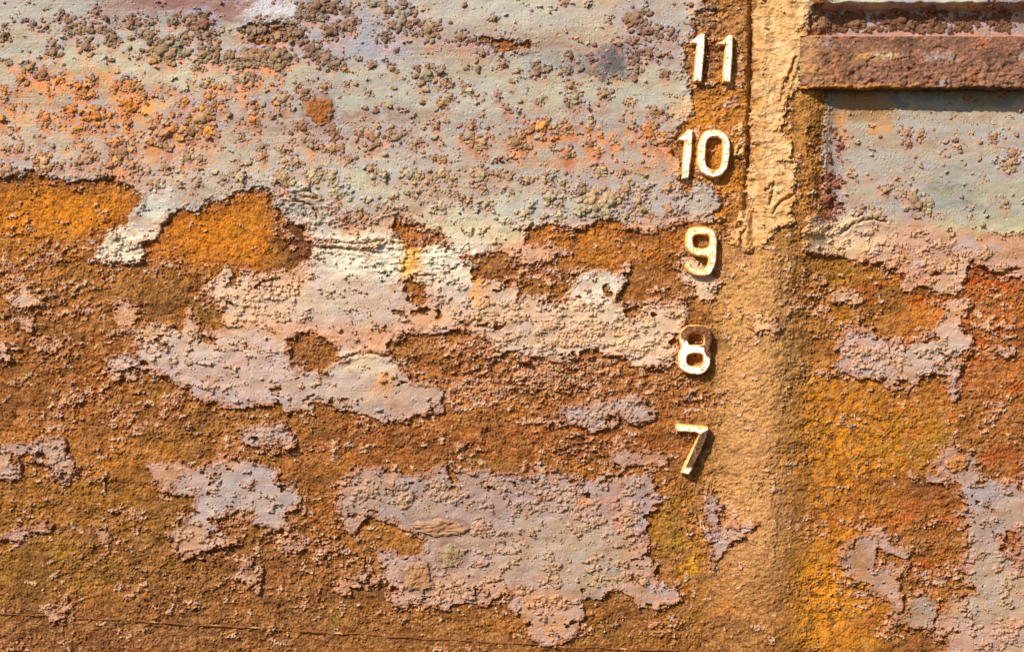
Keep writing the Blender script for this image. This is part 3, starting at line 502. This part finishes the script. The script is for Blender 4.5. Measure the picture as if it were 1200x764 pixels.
M_barn = surf_mat('barnacle_shell', .8, .8, 7, .25, .30, objcol=True, dist=.0022)
M_crust = surf_mat('barnacle_crust', .8, .5, 420, .25, .2)
M_steel = surf_mat('rusted_steel', .75, .6, 380, .3)
M_white = surf_mat('chipped_white_paint', .5, .2, 380, .4, .05)
# ------------------------------------------------------------------ mesh building
def w3(x, y, h): return np.stack([(x-CX)*S, -h*S, (CY-y)*S], -1).astype(np.float32)
def mesh_from(name, co, quads, col=None, mat=None, smooth=True):
    me = bpy.data.meshes.new(name)
    me.vertices.add(len(co)); me.vertices.foreach_set('co', co.ravel())
    nq = quads.shape[1]
    me.loops.add(len(quads)*nq); me.loops.foreach_set('vertex_index', quads.ravel().astype(np.int32))
    me.polygons.add(len(quads)); me.polygons.foreach_set('loop_start', np.arange(0,len(quads)*nq,nq,dtype=np.int32))
    try: me.polygons.foreach_set('loop_total', np.full(len(quads), nq, np.int32))
    except Exception: pass
    if smooth: me.polygons.foreach_set('use_smooth', np.ones(len(quads), bool))
    me.update(calc_edges=True)
    if col is not None:
        a = me.color_attributes.new('Col', 'FLOAT_COLOR', 'POINT')
        c4 = np.ones((len(co),4), np.float32); c4[:,:3] = np.clip(col,0,.95); a.data.foreach_set('color', c4.ravel())
    if mat: me.materials.append(mat)
    return me
def link(name, me, parent=None, label=None, cat=None, group=None, kind=None, loc=None):
    o = bpy.data.objects.new(name, me); sc.collection.objects.link(o)
    if parent is not None: o.parent = parent
    if label: o['label'] = label
    if cat: o['category'] = cat
    if group: o['group'] = group
    if kind: o['kind'] = kind
    if loc is not None: o.location = loc
    return o
def from_cells(name, H, C, mask, mat):
    idx = np.arange(NX*NY).reshape(NY,NX)
    q = np.stack([idx[1:,:-1], idx[1:,1:], idx[:-1,1:], idx[:-1,:-1]], -1)[mask]     # faces look towards the camera
    used, inv = np.unique(q, return_inverse=True)
    q = inv.reshape(-1,4)
    xs = X.ravel()[used]; ys = Y.ravel()[used]; hs = H.ravel()[used]
    return mesh_from(name, w3(xs,ys,hs), q, C.reshape(-1,3)[used]*ALB, mat)
def components(m):
    par = []
    def find(a):
        while par[a] != a: par[a] = par[par[a]]; a = par[a]
        return a
    lab = np.full(m.shape, -1, np.int32); prev = []
    mp = np.zeros((m.shape[0], m.shape[1]+2), np.int8); mp[:,1:-1] = m
    d = np.diff(mp, axis=1)
    for i in range(m.shape[0]):
        st = np.where(d[i] == 1)[0]; en = np.where(d[i] == -1)[0]; cur = []; j = 0
        for a,b in zip(st, en):
            k = len(par); par.append(k); cur.append((a,b,k)); lab[i,a:b] = k
            while j < len(prev) and prev[j][1] < a: j += 1
            jj = j
            while jj < len(prev) and prev[jj][0] <= b:
                ra, rb_ = find(k), find(prev[jj][2])
                if ra != rb_: par[max(ra,rb_)] = min(ra,rb_)
                jj += 1
        prev = cur
    root = np.array([find(k) for k in range(len(par))]+[-1], np.int32)
    return root[lab]
hull = link('ship_hull', None, None, 'rusted ship hull with flaking paint, a stem post and a rubbing strake', 'ship hull')
Pm = np.maximum(np.maximum(P[1:,:-1],P[1:,1:]), np.maximum(P[:-1,1:],P[:-1,:-1]))
Pn = np.minimum(np.minimum(P[1:,:-1],P[1:,1:]), np.minimum(P[:-1,1:],P[:-1,:-1]))
xc = (X[1:,1:]+X[:-1,:-1])/2; yc = (Y[1:,1:]+Y[:-1,:-1])/2
bareR = np.ones(Pn.shape, bool)
lb = np.where(yc < 290, 884, 850); rbnd = np.where(yc < 290, 958, 945)
for nm, m, lab in (('shell_plating', xc < lb, 'rusted plating left of the stem post'), ('stem_post', (xc >= lb)&(xc < rbnd), None), ('shell_plating', xc >= rbnd, 'rusted plating right of the stem post')):
    link(nm, from_cells(nm, HR, CRs, bareR&m, M_rust), hull, lab)
pidc = pid[:-1,:-1]
flk = np.zeros(pidc.shape, bool); cover = Pm > -2.0
lab_ = components(cover)
inframe = (xc > -20)&(xc < 1220)&(yc > -20)&(yc < 784)
ids, first, cnt = np.unique(lab_[cover], return_index=True, return_counts=True)
seen = set(); npatch = 0
for c_, n_ in sorted(zip(ids, cnt), key=lambda t: -t[1]):
    if n_ < 120 or npatch >= 60: flk |= lab_ == c_ if n_ >= 400 else False; continue
    m = lab_ == c_
    mm = m & inframe
    if not mm.any(): flk |= m; continue
    k = names[np.bincount(pidc[mm]).argmax()]
    lb_ = PATCH[k][0] if (PATCH[k][0] and k not in seen) else None
    if lb_: seen.add(k)
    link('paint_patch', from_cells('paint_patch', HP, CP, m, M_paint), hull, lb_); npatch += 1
    cover &= ~m
if cover.any(): link('paint_flakes', from_cells('paint_flakes', HP, CP, cover, M_paint), hull, kind='stuff')
# ------------------------------------------------------------------ rubbing strake (rectangular bar, runs off to the right)
def px(x, y, h):      # where a point standing h off the plating must be to be seen at (x, y)
    f = (DIST-h)/DIST; return CX+(x-CX)*f, CY+(y-CY)*f
def strake():
    xs = np.arange(934, 1216, 0.9); xs = np.concatenate([xs, np.arange(1217, 2000, 6)]).astype(np.float32)
    D = 31.0
    _, yt = px(1070, 42, D); _, yb = px(1070, 103, D)
    prof = []                                   # (y, h): back top -> front -> back bottom
    for t in np.linspace(-8, D-1.6, 22): prof.append((yt-1.2*(1-t/D)*0, t))
    for a in np.linspace(0.2, 1.4, 4): prof.append((yt+1.6*(1-math.cos(a)), D-1.6+1.6*math.sin(a)))
    for y in np.arange(yt+1.8, yb-2.4, 0.9): prof.append((y, D))
    for a in np.linspace(0.2, 1.4, 4): prof.append((yb-2.2+2.2*math.sin(a), D-2.2+2.2*math.cos(a)))
    for t in np.linspace(D-2.4, -8, 22): prof.append((yb, t))
    pr_ = np.array(prof, np.float32)
    XX, PY = np.meshgrid(xs, pr_[:,0]); _, PH = np.meshgrid(xs, pr_[:,1])
    s = np.cumsum(np.r_[0, np.hypot(np.diff(pr_[:,0]), np.diff(pr_[:,1]))]).astype(np.float32)
    _, SS = np.meshgrid(xs, s)
    front = ss(D-4, D-.5, PH)
    low = ss(yt+10, yb-4, PY)
    n = .8*fbm(XX,SS,30,24,3,701)+(.7+.9*low)*fbm(XX,SS,9,7,4,711,.65)+.6*gn(XX/2.2,SS/2.2,721)-1.6*ss(.35,.6,fbm(XX,SS,16,10,3,723))
    dW, rW = worley(XX, SS, 9, 731); n = n+(1.6*np.sqrt(np.clip(1-(dW/.4)**2,0,1))*(rW > .55))*(low*.8+.15)
    dW2, rW2 = worley(XX, SS, 4.5, 733); n = n+.8*np.sqrt(np.clip(1-(dW2/.5)**2,0,1))*(rW2 > .5)*low
    top = (PY < yt+1.0) & (PH < D); bot = PY > yb-1.0
    n = n*np.where(top, .25, 1.0)
    yy = PY + np.where(bot, 1.3*fbm(XX,SS*0+2,26,9,3,741)+.6*n, 0) - np.where(top, .3*n, 0)
    fade = 1-ss(934, 952, XX)                    # left end runs into the post
    hh = PH + np.where(top|bot, 0, n)*np.clip(front,0,1) - fade*6*front
    C = np.empty(XX.shape+(3,), np.float32); C[:] = lin((136,92,68))
    C = mixc(C,(98,62,42),.75*ss(-.1,.6,fbm(XX,SS,40,26,4,751))); C = mixc(C,(176,104,60),.7*ss(.1,.7,fbm(XX,SS,22,30,4,761)))
    C = mixc(C,(186,172,168),.55*ss(.45,.9,fbm(XX,SS,34,24,4,771))); C = mixc(C,(190,140,80),.75*(1-ss(936,985,XX))*ss(-.5,.4,fbm(XX,SS,20,14,3,781)+.1))
    C = mixc(C,(196,134,60),.6*ss(.3,.8,fbm(XX,SS,6,5,3,791))*low); C = mixc(C,(74,44,32),.65*ss(.1,.7,fbm(XX,SS,7,6,4,796,.7))); C = mixc(C,(188,138,104),.5*ss(.25,.8,fbm(XX,SS,4,4,3,798,.7)))
    C = mixc(C,(210,196,150),.9*np.exp(-(((XX-1032)/17)**2+((PY-69)/4)**2))*ss(-.1,.3,fbm(XX,SS,5,4,3,799)+.15))
    C = mixc(C,(206,150,84),.6*np.exp(-(((XX-1008)/16)**2+((PY-70)/6)**2)))
    C = mixc(C,(214,146,114),.85*ss(0,1,1-np.abs(PY-yt)/1.6))  # top face and edge painted pale, standing in for sunlight on them
    C = mixc(C,(206,140,60),.7*np.exp(-((PY-yb+1)/3)**2)*(1-ss(1040,1090,XX)))
    C = C*(1+.13*gn(XX/2,SS/2,797))[...,None]
    ny, nx = XX.shape; idx = np.arange(nx*ny).reshape(ny,nx)
    q = np.stack([idx[1:,:-1], idx[1:,1:], idx[:-1,1:], idx[:-1,:-1]], -1).reshape(-1,4)
    co = w3(XX.ravel(), yy.ravel(), hh.ravel())
    return mesh_from('rubbing_strake', co, q, C.reshape(-1,3)*ALB, M_steel)
link('rubbing_strake', strake(), hull)
# ------------------------------------------------------------------ weld seam low on the hull
def height_at(F, x, y):
    i = np.clip(np.searchsorted(ay, y), 0, NY-1); j = np.clip(np.searchsorted(ax, x), 0, NX-1); return F[i, j]
def top_at(x, y):
    return np.maximum(height_at(HR,x,y), np.where(height_at(P,x,y) > 0, height_at(HP,x,y), -99))
def seam():
    xs = np.arange(-300, 1150, 0.9).astype(np.float32)
    yc_ = 718+np.interp(xs,[-300,0,187,400,580,700,850,1150],[-14,0,11,24,34,41,46,54]).astype(np.float32)+1.6*fbm(xs,xs*0,40,40,4,801)+.6*gn(xs/4,xs*0,802)
    r = .8+.7*fbm(xs,xs*0+5,14,14,3,811)+.4*gn(xs/3,xs*0,812); r = np.clip(r*ss(-.5,.1,gn(xs/60,xs*0+9,813)+.15),.05,3)
    hb = height_at(H0, xs, yc_)-.1
    K = 9; V_ = []; C = []
    for k in range(K):
        a = math.pi*k/(K-1)
        V_.append(w3(xs, yc_-r*math.cos(a)*1.3, hb+r*1.5*math.sin(a)+.35*gn(xs/1.8,xs*0+k*.7,821)))
        c = np.empty((len(xs),3),np.float32); c[:] = lin((150,92,50)); c = mixc(c,(140,80,40),ss(-.2,.5,fbm(xs,xs*0+k*.5,16,16,3,831))); c = mixc(c,(232,176,120),.8*ss(.35,.6,gn(xs/24,xs*0,841)))
        C.append(c)
    V_ = np.stack(V_); C = np.stack(C); n = len(xs)
    idx = np.arange(K*n).reshape(K,n)
    q = np.stack([idx[1:,:-1], idx[1:,1:], idx[:-1,1:], idx[:-1,:-1]], -1).reshape(-1,4)
    return mesh_from('weld_seam', V_.reshape(-1,3), q, C.reshape(-1,3)*ALB, M_rust)
link('weld_seam', seam(), hull, 'thin welded seam running along the foot of the plating')
# ------------------------------------------------------------------ raised numerals
def Z(P_, ox, oy): return [(x/7.64+ox, y/7.64+oy) for x,y in P_]
ONE_A = Z([(320,145),(362,150),(352,330),(328,590),(250,582),(270,350),(278,250),(228,242),(222,220),(270,185)],780,20)
ONE_B = Z([(570,152),(612,165),(605,360),(588,595),(510,588),(525,360),(537,262),(478,250),(470,232),(530,200)],780,20)
ONE_C = Z([(200,165),(252,165),(238,400),(210,612),(143,612),(155,420),(168,280),(125,268),(112,250),(165,205)],780,130)
ZERO = Z([(420,162),(490,168),(550,205),(582,260),(585,330),(578,430),(560,520),(510,580),(440,606),(380,595),(310,550),(282,480),(285,400),(298,270),(330,205),(370,172)],780,130)
ZERO_H = Z([(430,238),(480,245),(508,275),(512,340),(505,450),(490,510),(450,530),(410,520),(370,490),(362,430),(368,340),(375,270),(400,245)],780,130)
NINE = Z([(220,165),(300,155),(390,160),(440,190),(468,245),(465,400),(455,500),(420,575),(370,608),(280,605),(210,580),(175,525),(180,485),(215,480),(235,515),(290,540),(340,540),(378,510),(385,430),(260,425),(205,385),(175,320),(185,220)],780,245)
NINE_H = Z([(270,235),(370,235),(395,260),(392,330),(360,350),(285,348),(255,330),(250,265)],780,245)
EIGHT = Z([(180,130),(280,118),(370,130),(415,180),(420,260),(395,335),(412,390),(405,480),(355,560),(280,572),(190,560),(130,520),(110,450),(120,350),(145,335),(122,260),(130,180)],780,365)
EIGHT_H1 = Z([(235,200),(320,200),(345,225),(345,290),(330,300),(225,300),(208,270),(212,220)],780,365)
EIGHT_H2 = Z([(215,385),(300,378),(335,395),(340,450),(325,485),(290,492),(225,488),(195,460),(195,410)],780,365)
SEVEN = Z([(95,125),(380,148),(402,180),(330,370),(215,590),(140,570),(160,510),(225,380),(300,225),(280,212),(100,200),(90,160)],780,480)
def soft(P_, n=2, k=.22):
    P_ = [tuple(p) for p in P_]
    for _ in range(n):
        Q = []
        for a,b in zip(P_, P_[1:]+P_[:1]):
            Q += [(a[0]*(1-k)+b[0]*k, a[1]*(1-k)+b[1]*k), (a[0]*k+b[0]*(1-k), a[1]*k+b[1]*(1-k))]
        P_ = Q
    return P_
def digit(outl, holes, T, colfn, seed):
    outl = soft(outl, 2, .22 if len(outl) > 13 else .07); holes = [soft(h, 2, .22) for h in holes]
    P_ = np.array(outl); x0,y0 = P_.min(0)-3; x1,y1 = P_.max(0)+3
    g = 0.4
    gx = np.arange(x0,x1,g,dtype=np.float32); gy = np.arange(y0,y1,g,dtype=np.float32)
    XX, YY = np.meshgrid(gx, gy)
    sd = sdf_poly(outl, XX, YY)
    for h in holes: sd = np.minimum(sd, -sdf_poly(h, XX, YY))
    sd = sd + .45*fbm(XX,YY,6,6,3,seed)-.1
    cx_, cy_ = P_.mean(0)
    base = float(height_at(H0, np.array([cx_]), np.array([cy_]))[0])+2.0
    fx = .8*ss(-.7,.4,sd)+.2*ss(.2,1.8,sd)
    hh = base-7+(T+7)*fx + ss(0,1,sd)*(.45*fbm(XX,YY,9,9,3,seed+1)+.16*gn(XX/1.6,YY/1.6,seed+2)*1.5)
    C = colfn(XX, YY, sd, seed)
    f = (DIST-base-T)/DIST
    wx2, wy2 = CX+(XX-CX)*f, CY+(YY-CY)*f
    ny, nx = XX.shape; idx = np.arange(nx*ny).reshape(ny,nx)
    q = np.stack([idx[1:,:-1], idx[1:,1:], idx[:-1,1:], idx[:-1,:-1]], -1)
    sm = np.maximum(np.maximum(sd[1:,:-1],sd[1:,1:]), np.maximum(sd[:-1,1:],sd[:-1,:-1]))
    q = q[sm > -1.3]; used, inv = np.unique(q, return_inverse=True); q = inv.reshape(-1,4)
    return mesh_from('digit', w3(wx2.ravel()[used], wy2.ravel()[used], hh.ravel()[used]), q, C.reshape(-1,3)[used]*1.0, M_white)
def white_col(XX, YY, sd, seed, rustk=.0, yel=0.3):
    C = np.empty(XX.shape+(3,),np.float32); C[:] = lin((242,232,206))
    n = fbm(XX,YY,9,9,4,seed+5,.65); m = fbm(XX,YY,3.2,3.2,3,seed+6,.7)
    C = mixc(C,(240,205,120),yel*ss(-.1,.6,n)); C = mixc(C,(206,128,50),ss(.42-rustk,.62-rustk,m*.8+n*.45)); C = mixc(C,(136,82,44),.8*ss(.62-rustk,.8-rustk,m*.8+n*.45))
    C = mixc(C,(226,172,84),.9*(1-ss(.5+yel,1.7+yel,sd+.7*m))); C = mixc(C,(140,80,34),.9*(1-ss(-.6,.1,sd)))
    return C
def eight_col(XX,YY,sd,seed):
    C = white_col(XX,YY,sd,seed,0.02,.25)
    n = fbm(XX,YY,5,5,3,seed+9)
    cut = 404 + .35*(XX-815)+2.2*n
    cut = cut + 9*ss(823,829,XX)
    k = (1-ss(cut-.6,cut+.6,YY))*ss(.5,1.2,sd+.4*n)
    B = np.empty_like(C); B[:] = lin((88,50,24)); B = mixc(B,(128,74,34),ss(-.2,.5,fbm(XX,YY,4,4,3,seed+10)))
    return C*(1-k[...,None])+B*k[...,None]
def seven_col(XX,YY,sd,seed):
    C = white_col(XX,YY,sd,seed,.12,1.0)
    n = fbm(XX,YY,5,5,3,seed+9)
    sx = 820.5-(YY-506)*.44                       # left edge of the bare slanted leg
    k = ss(-.5,.5,XX-sx-1.2)*ss(0,1.2,YY-(510.5-.55*(XX-815)))*(1-ss(547,549,YY+.5*n))
    B = np.empty_like(C); B[:] = lin((88,58,28)); B = mixc(B,(54,40,28),ss(-.2,.5,fbm(XX,YY,4,9,3,seed+10))); B = mixc(B,(160,104,44),.6*ss(.2,.7,fbm(XX,YY,3,3,3,seed+11)))
    return C*(1-k[...,None])+B*k[...,None]
t11 = link('draught_number', None, None, 'raised white draught number 11, topmost beside the stem post', 'hull numeral', 'raised draught numbers', loc=tuple(w3(np.float32(834),np.float32(98),np.float32(0)).tolist()))
t10 = link('draught_number', None, None, 'raised white draught number 10 with rust in its zero', 'hull numeral', 'raised draught numbers', loc=tuple(w3(np.float32(828),np.float32(212),np.float32(0)).tolist()))
def recentre(me, loc):
    n = len(me.vertices); co = np.empty(n*3,np.float32); me.vertices.foreach_get('co',co); co = co.reshape(-1,3)-np.array(loc,np.float32); me.vertices.foreach_set('co',co.ravel()); me.update(); return me
TD = 8.0
for th, outl, holes, sd_, yl in ((t11,ONE_A,[],901,.05),(t11,ONE_B,[],911,.3),(t10,ONE_C,[],921,.2),(t10,ZERO,[ZERO_H],931,.5)):
    me = digit(outl, holes, TD, lambda a,b,c,d,yl=yl: white_col(a,b,c,d,.02+yl*.18,yl+.05), sd_)
    link('digit', recentre(me, th.location), th)
for outl, holes, fn, sd_, lab, y in ((NINE,[NINE_H],lambda a,b,c,d: mixc(white_col(a,b,c,d,.22,1.0),(224,172,118),.45*ss(-.4,.4,fbm(a,b,12,12,3,d+30))),941,'raised draught number 9 in chipped yellowed white paint',325),
        (EIGHT,[EIGHT_H1,EIGHT_H2],eight_col,951,'raised draught number 8, its top half bare rust, lower half white',440),
        (SEVEN,[],seven_col,961,'raised draught number 7 with yellowed bar and bare brown leg, lowest',556)):
    loc = tuple(w3(np.float32(817),np.float32(y),np.float32(0)).tolist())
    me = recentre(digit(outl, holes, TD+1.0, fn, sd_), loc)
    link('draught_number', me, None, lab, 'hull numeral', 'raised draught numbers', loc=loc)
# ------------------------------------------------------------------ barnacles
def ico(sub):
    t = (1+5**.5)/2
    v = [(-1,t,0),(1,t,0),(-1,-t,0),(1,-t,0),(0,-1,t),(0,1,t),(0,-1,-t),(0,1,-t),(t,0,-1),(t,0,1),(-t,0,-1),(-t,0,1)]
    f = [(0,11,5),(0,5,1),(0,1,7),(0,7,10),(0,10,11),(1,5,9),(5,11,4),(11,10,2),(10,7,6),(7,1,8),(3,9,4),(3,4,2),(3,2,6),(3,6,8),(3,8,9),(4,9,5),(2,4,11),(6,2,10),(8,6,7),(9,8,1)]
    v = [np.array(p)/np.linalg.norm(p) for p in v]
    for _ in range(sub):
        c = {}; nf = []
        def mid(a,b):
            k = (min(a,b),max(a,b))
            if k not in c: m = v[a]+v[b]; v.append(m/np.linalg.norm(m)); c[k] = len(v)-1
            return c[k]
        for a,b,d in f:
            x,y,z = mid(a,b),mid(b,d),mid(d,a); nf += [(a,x,z),(b,y,x),(d,z,y),(x,y,z)]
        f = nf
    return np.array(v,np.float32), np.array(f,np.int32)
ICO = {s: ico(s) for s in (1,2,3,4)}
def lump(sub, seed, flat, knobs, stretch=1.0, rough_=1.0):
    v, f = ICO[sub]; r = np.random.RandomState(seed)
    n = np.zeros(len(v),np.float32)
    for k in range(knobs):                            # overlapping knobs: one lumpy body
        a = r.rand()*6.28; el = r.uniform(-.1,1.2); c = np.array([math.cos(a)*math.cos(el), -math.sin(el), math.sin(a)*math.cos(el)])
        w_ = r.uniform(.34,.66); d = np.linalg.norm(v-c,axis=1)
        n = np.maximum(n, r.uniform(.14,.40)*np.sqrt(np.clip(1-(d/w_)**2,0,1)))
    off = r.rand()*50
    m = .15*fbm(v[:,0]+off, v[:,2]+v[:,1]*.7,.8,.8,2,seed)+.055*rough_*fbm(v[:,0]*1.3+off+v[:,1], v[:,2]+off,.22,.22,3,seed+3)
    rad = .72+n+m
    p = v*rad[:,None]
    p[:,0] *= stretch; p[:,1] *= flat
    rim = np.clip(1-(-p[:,1]/(flat*.55)),0,1)
    return p.astype(np.float32), f, rim.astype(np.float32)
def as_mesh(name, p, f, rim, mat):
    me = mesh_from(name, p, f[:, ::1], None, mat)
    a = me.attributes.new('rim','FLOAT','POINT'); a.data.foreach_set('value', rim); return me
VAR = [as_mesh('barnacle', *lump(4, 1000+i, r_f, kn), M_barn) for i,(r_f,kn) in enumerate([(.85,3),(.9,5),(.75,8),(.8,10),(.7,7),(.95,2),(.8,12),(.78,6),(.72,13),(.85,9)])]
SMV = [as_mesh('barnacle', *lump(3, 1100+i, .75, kn), M_barn) for i,kn in enumerate((0,1,2,1))]
LRG = [k for k in range(10) if k not in (0,5)]
barn_tint = shade(PAINT, (190,150,110), *np.meshgrid(np.arange(-60,1262,6,dtype=np.float32), np.arange(-60,320,6,dtype=np.float32)), 601)
def tint(x, y, r_, rnd):
    j = int(np.clip((x+60)/6,0,barn_tint.shape[1]-1)); i = int(np.clip((y+60)/6,0,barn_tint.shape[0]-1))
    b = barn_tint[i,j]
    top = 1-float(ss(150,235,np.float32(y)))
    brown = lin([(160,108,72),(172,120,80),(142,94,66),(180,140,96),(166,150,118)][rnd.randint(5)])
    oz = math.exp(-(((x-110)/130)**2+((y-125)/50)**2))+math.exp(-(((x-720)/120)**2+((y-165)/22)**2))*.8
    if rnd.rand() < oz*.75: brown = lin([(208,124,40),(196,116,56),(220,146,40)][rnd.randint(3)])
    b = b*np.array([.84,.80,.72],np.float32)
    k = .35+.45*top*rnd.uniform(.6,1.1) if y < 300 else .35
    c = b*(1-k)+brown*k
    if x > 960 and y < 42: c = lin((120,84,56))*rnd.uniform(.7,1.2)
    if 955 < x < 990 and y > 145: c = lin((150,88,56))*rnd.uniform(.7,1.2)
    if y < 95 and x < 860: c = (c*.92+c.mean()*.08)*.76
    return c*rnd.uniform(.8,1.2)*ALB
rv = np.random.RandomState(77)
order = sorted(EXP, key=lambda q: -q[2])
solo = order[:270]; rest = order[270:]+SMALL
def region(x, y):
    if x > 935 and y < 45: return 'ledge','in the dark gap above the rubbing strake','barnacles above the rubbing strake'
    if 950 < x < 992: return 'col','on the rust edge right of the stem post','barnacles along the post edge'
    if x > 935: return 'right','on the khaki paint below the rubbing strake','barnacles right of the stem post'
    if x > 780: return 'num','beside the raised draught numbers','barnacles beside the numbers'
    if y < 92: row = ('top','along the top of the hull')
    elif y < 180: row = ('mid','in the rusty middle rows')
    else: row = ('low','just above the orange rust scars')
    col = ('left','at the left') if x < 260 else (('centre','near the centre') if x < 520 else ('rightc','left of the numbers'))
    return row[0]+col[0], row[1]+' '+col[1], 'barnacles '+row[1]+' '+col[1]
for n,(x,y,r) in enumerate(solo):
    R_ = r*(.90 if r < 6 else .74)
    big_ = r > 5.2
    me = (VAR[LRG[rv.randint(8)]] if r > 8 else VAR[rv.randint(10)]) if big_ else SMV[rv.randint(4)]
    h = float(top_at(np.array([x]), np.array([y]))[0])
    o = link('barnacle', me, loc=tuple(w3(np.float32(x),np.float32(y),np.float32(h-.10*r)).tolist()))
    fl = 1.0 if r < 9 else .8
    o.scale = (R_*S, R_*S*fl, R_*S*rv.uniform(.8,1.0)); o.rotation_euler = (0, rv.rand()*6.28, 0)
    c = tint(x,y,r,rv); o.color = (*[float(q) for q in c],1)
    _, where, grp = region(x,y)
    size = 'large lumpy' if r > 9 else ('lumpy' if r > 6.5 else 'small knobbly')
    o['label'] = f'{size} crusted barnacle {where}'; o['category'] = 'barnacle'; o['group'] = f'{size} {grp}'
SL = ['round bare rust scab among the barnacles, largest on the upper hull','round tan scab low in the lower paint patch, left of the olive scab','round olive scab under the right end of the long slab','long tan slab scab lying level across the lower paint patch','orange tan lump on the tip of the lower right paint tongue']
SC_ = [(160,98,46),(172,126,84),(160,134,98),(176,132,96),(190,128,66)]
for i,(x,y,a,b) in enumerate(SCAB):
    K_, A_ = 26, 90
    rr_, aa_ = np.meshgrid(np.linspace(0,1,K_,dtype=np.float32), np.arange(A_,dtype=np.float32)/A_*2*np.pi, indexing='ij')
    out_ = 1+.24*fbm(np.cos(aa_)*1.0+i*7,np.sin(aa_)*1.0,1.1,1.1,5,1300+i,.72)
    px_, pz_ = rr_*out_*np.cos(aa_), rr_*out_*np.sin(aa_)
    hh_ = .22+.14*(1-rr_**2)-.5*ss(.84,1.0,rr_)+.20*fbm(px_+i,pz_,.55,.55,5,1400+i,.7)+.10*np.floor(2.5*fbm(px_-i,pz_,.8,.8,3,1500+i))/2.5
    p = np.stack([px_,-hh_,pz_],-1).reshape(-1,3).astype(np.float32)
    k_ = np.arange((K_-1)*A_).reshape(K_-1,A_); k2_ = np.roll(k_,-1,1)
    f = np.stack([k_,k2_,k2_+A_,k_+A_],-1).reshape(-1,4)[:, ::-1].astype(np.int32)
    rim = (.5*ss(.7,1,rr_)).ravel().astype(np.float32)
    me = as_mesh('rust_scab', p, f, rim, M_barn)
    h = float(top_at(np.array([x]), np.array([y]))[0])
    if y < 103 and x > 1100: h = 26
    o = link('rust_scab', me, None, SL[i], 'rust scab', 'flat scabs on the hull', loc=tuple(w3(np.float32(x),np.float32(y),np.float32(h)).tolist()))
    o.scale = (a*S, 9*S, b*S); o.color = (*[float(q) for q in lin(SC_[i])*ALB],1)
# the countless small ones
print('crust', len(rest))
tv = {}
for s_,ks in ((1,(0,0,1)),(2,(0,1,2)),(3,(1,2,4))):
    tv[s_] = [lump(s_, 1200+s_*10+k, .78, k) for k in ks]
vs, fs, cs = [], [], []; nb = 0
for (x,y,r) in rest:
    if y < 108 and y > 38 and x > 930: continue
    s_ = 1 if r < 1.7 else (2 if r < 3.6 else 3)
    p,f,rim = tv[s_][rv.randint(3)]
    a = rv.rand()*6.28; ca, sa = math.cos(a), math.sin(a)
    q = np.stack([p[:,0]*ca-p[:,2]*sa, p[:,1], (p[:,0]*sa+p[:,2]*ca)*rv.uniform(.8,1)],-1)*r*S
    h = float(top_at(np.array([x]), np.array([y]))[0])
    q = q + w3(np.float32(x),np.float32(y),np.float32(h-.1*r))
    c = tint(x,y,r,rv); lil = lin((172,160,176))*ALB
    k = (rim*rv.uniform(.1,.6))[:,None]
    vs.append(q); fs.append(f+nb); cs.append(c*(1-k)+lil*k); nb += len(q)
me = mesh_from('barnacle_crust', np.concatenate(vs).astype(np.float32), np.concatenate(fs), np.concatenate(cs).astype(np.float32), M_crust)
link('barnacle_crust', me, None, 'scatter of tiny barnacle knobs peppered over the old paint', 'barnacle crust', kind='stuff')
print('done', NX, NY)
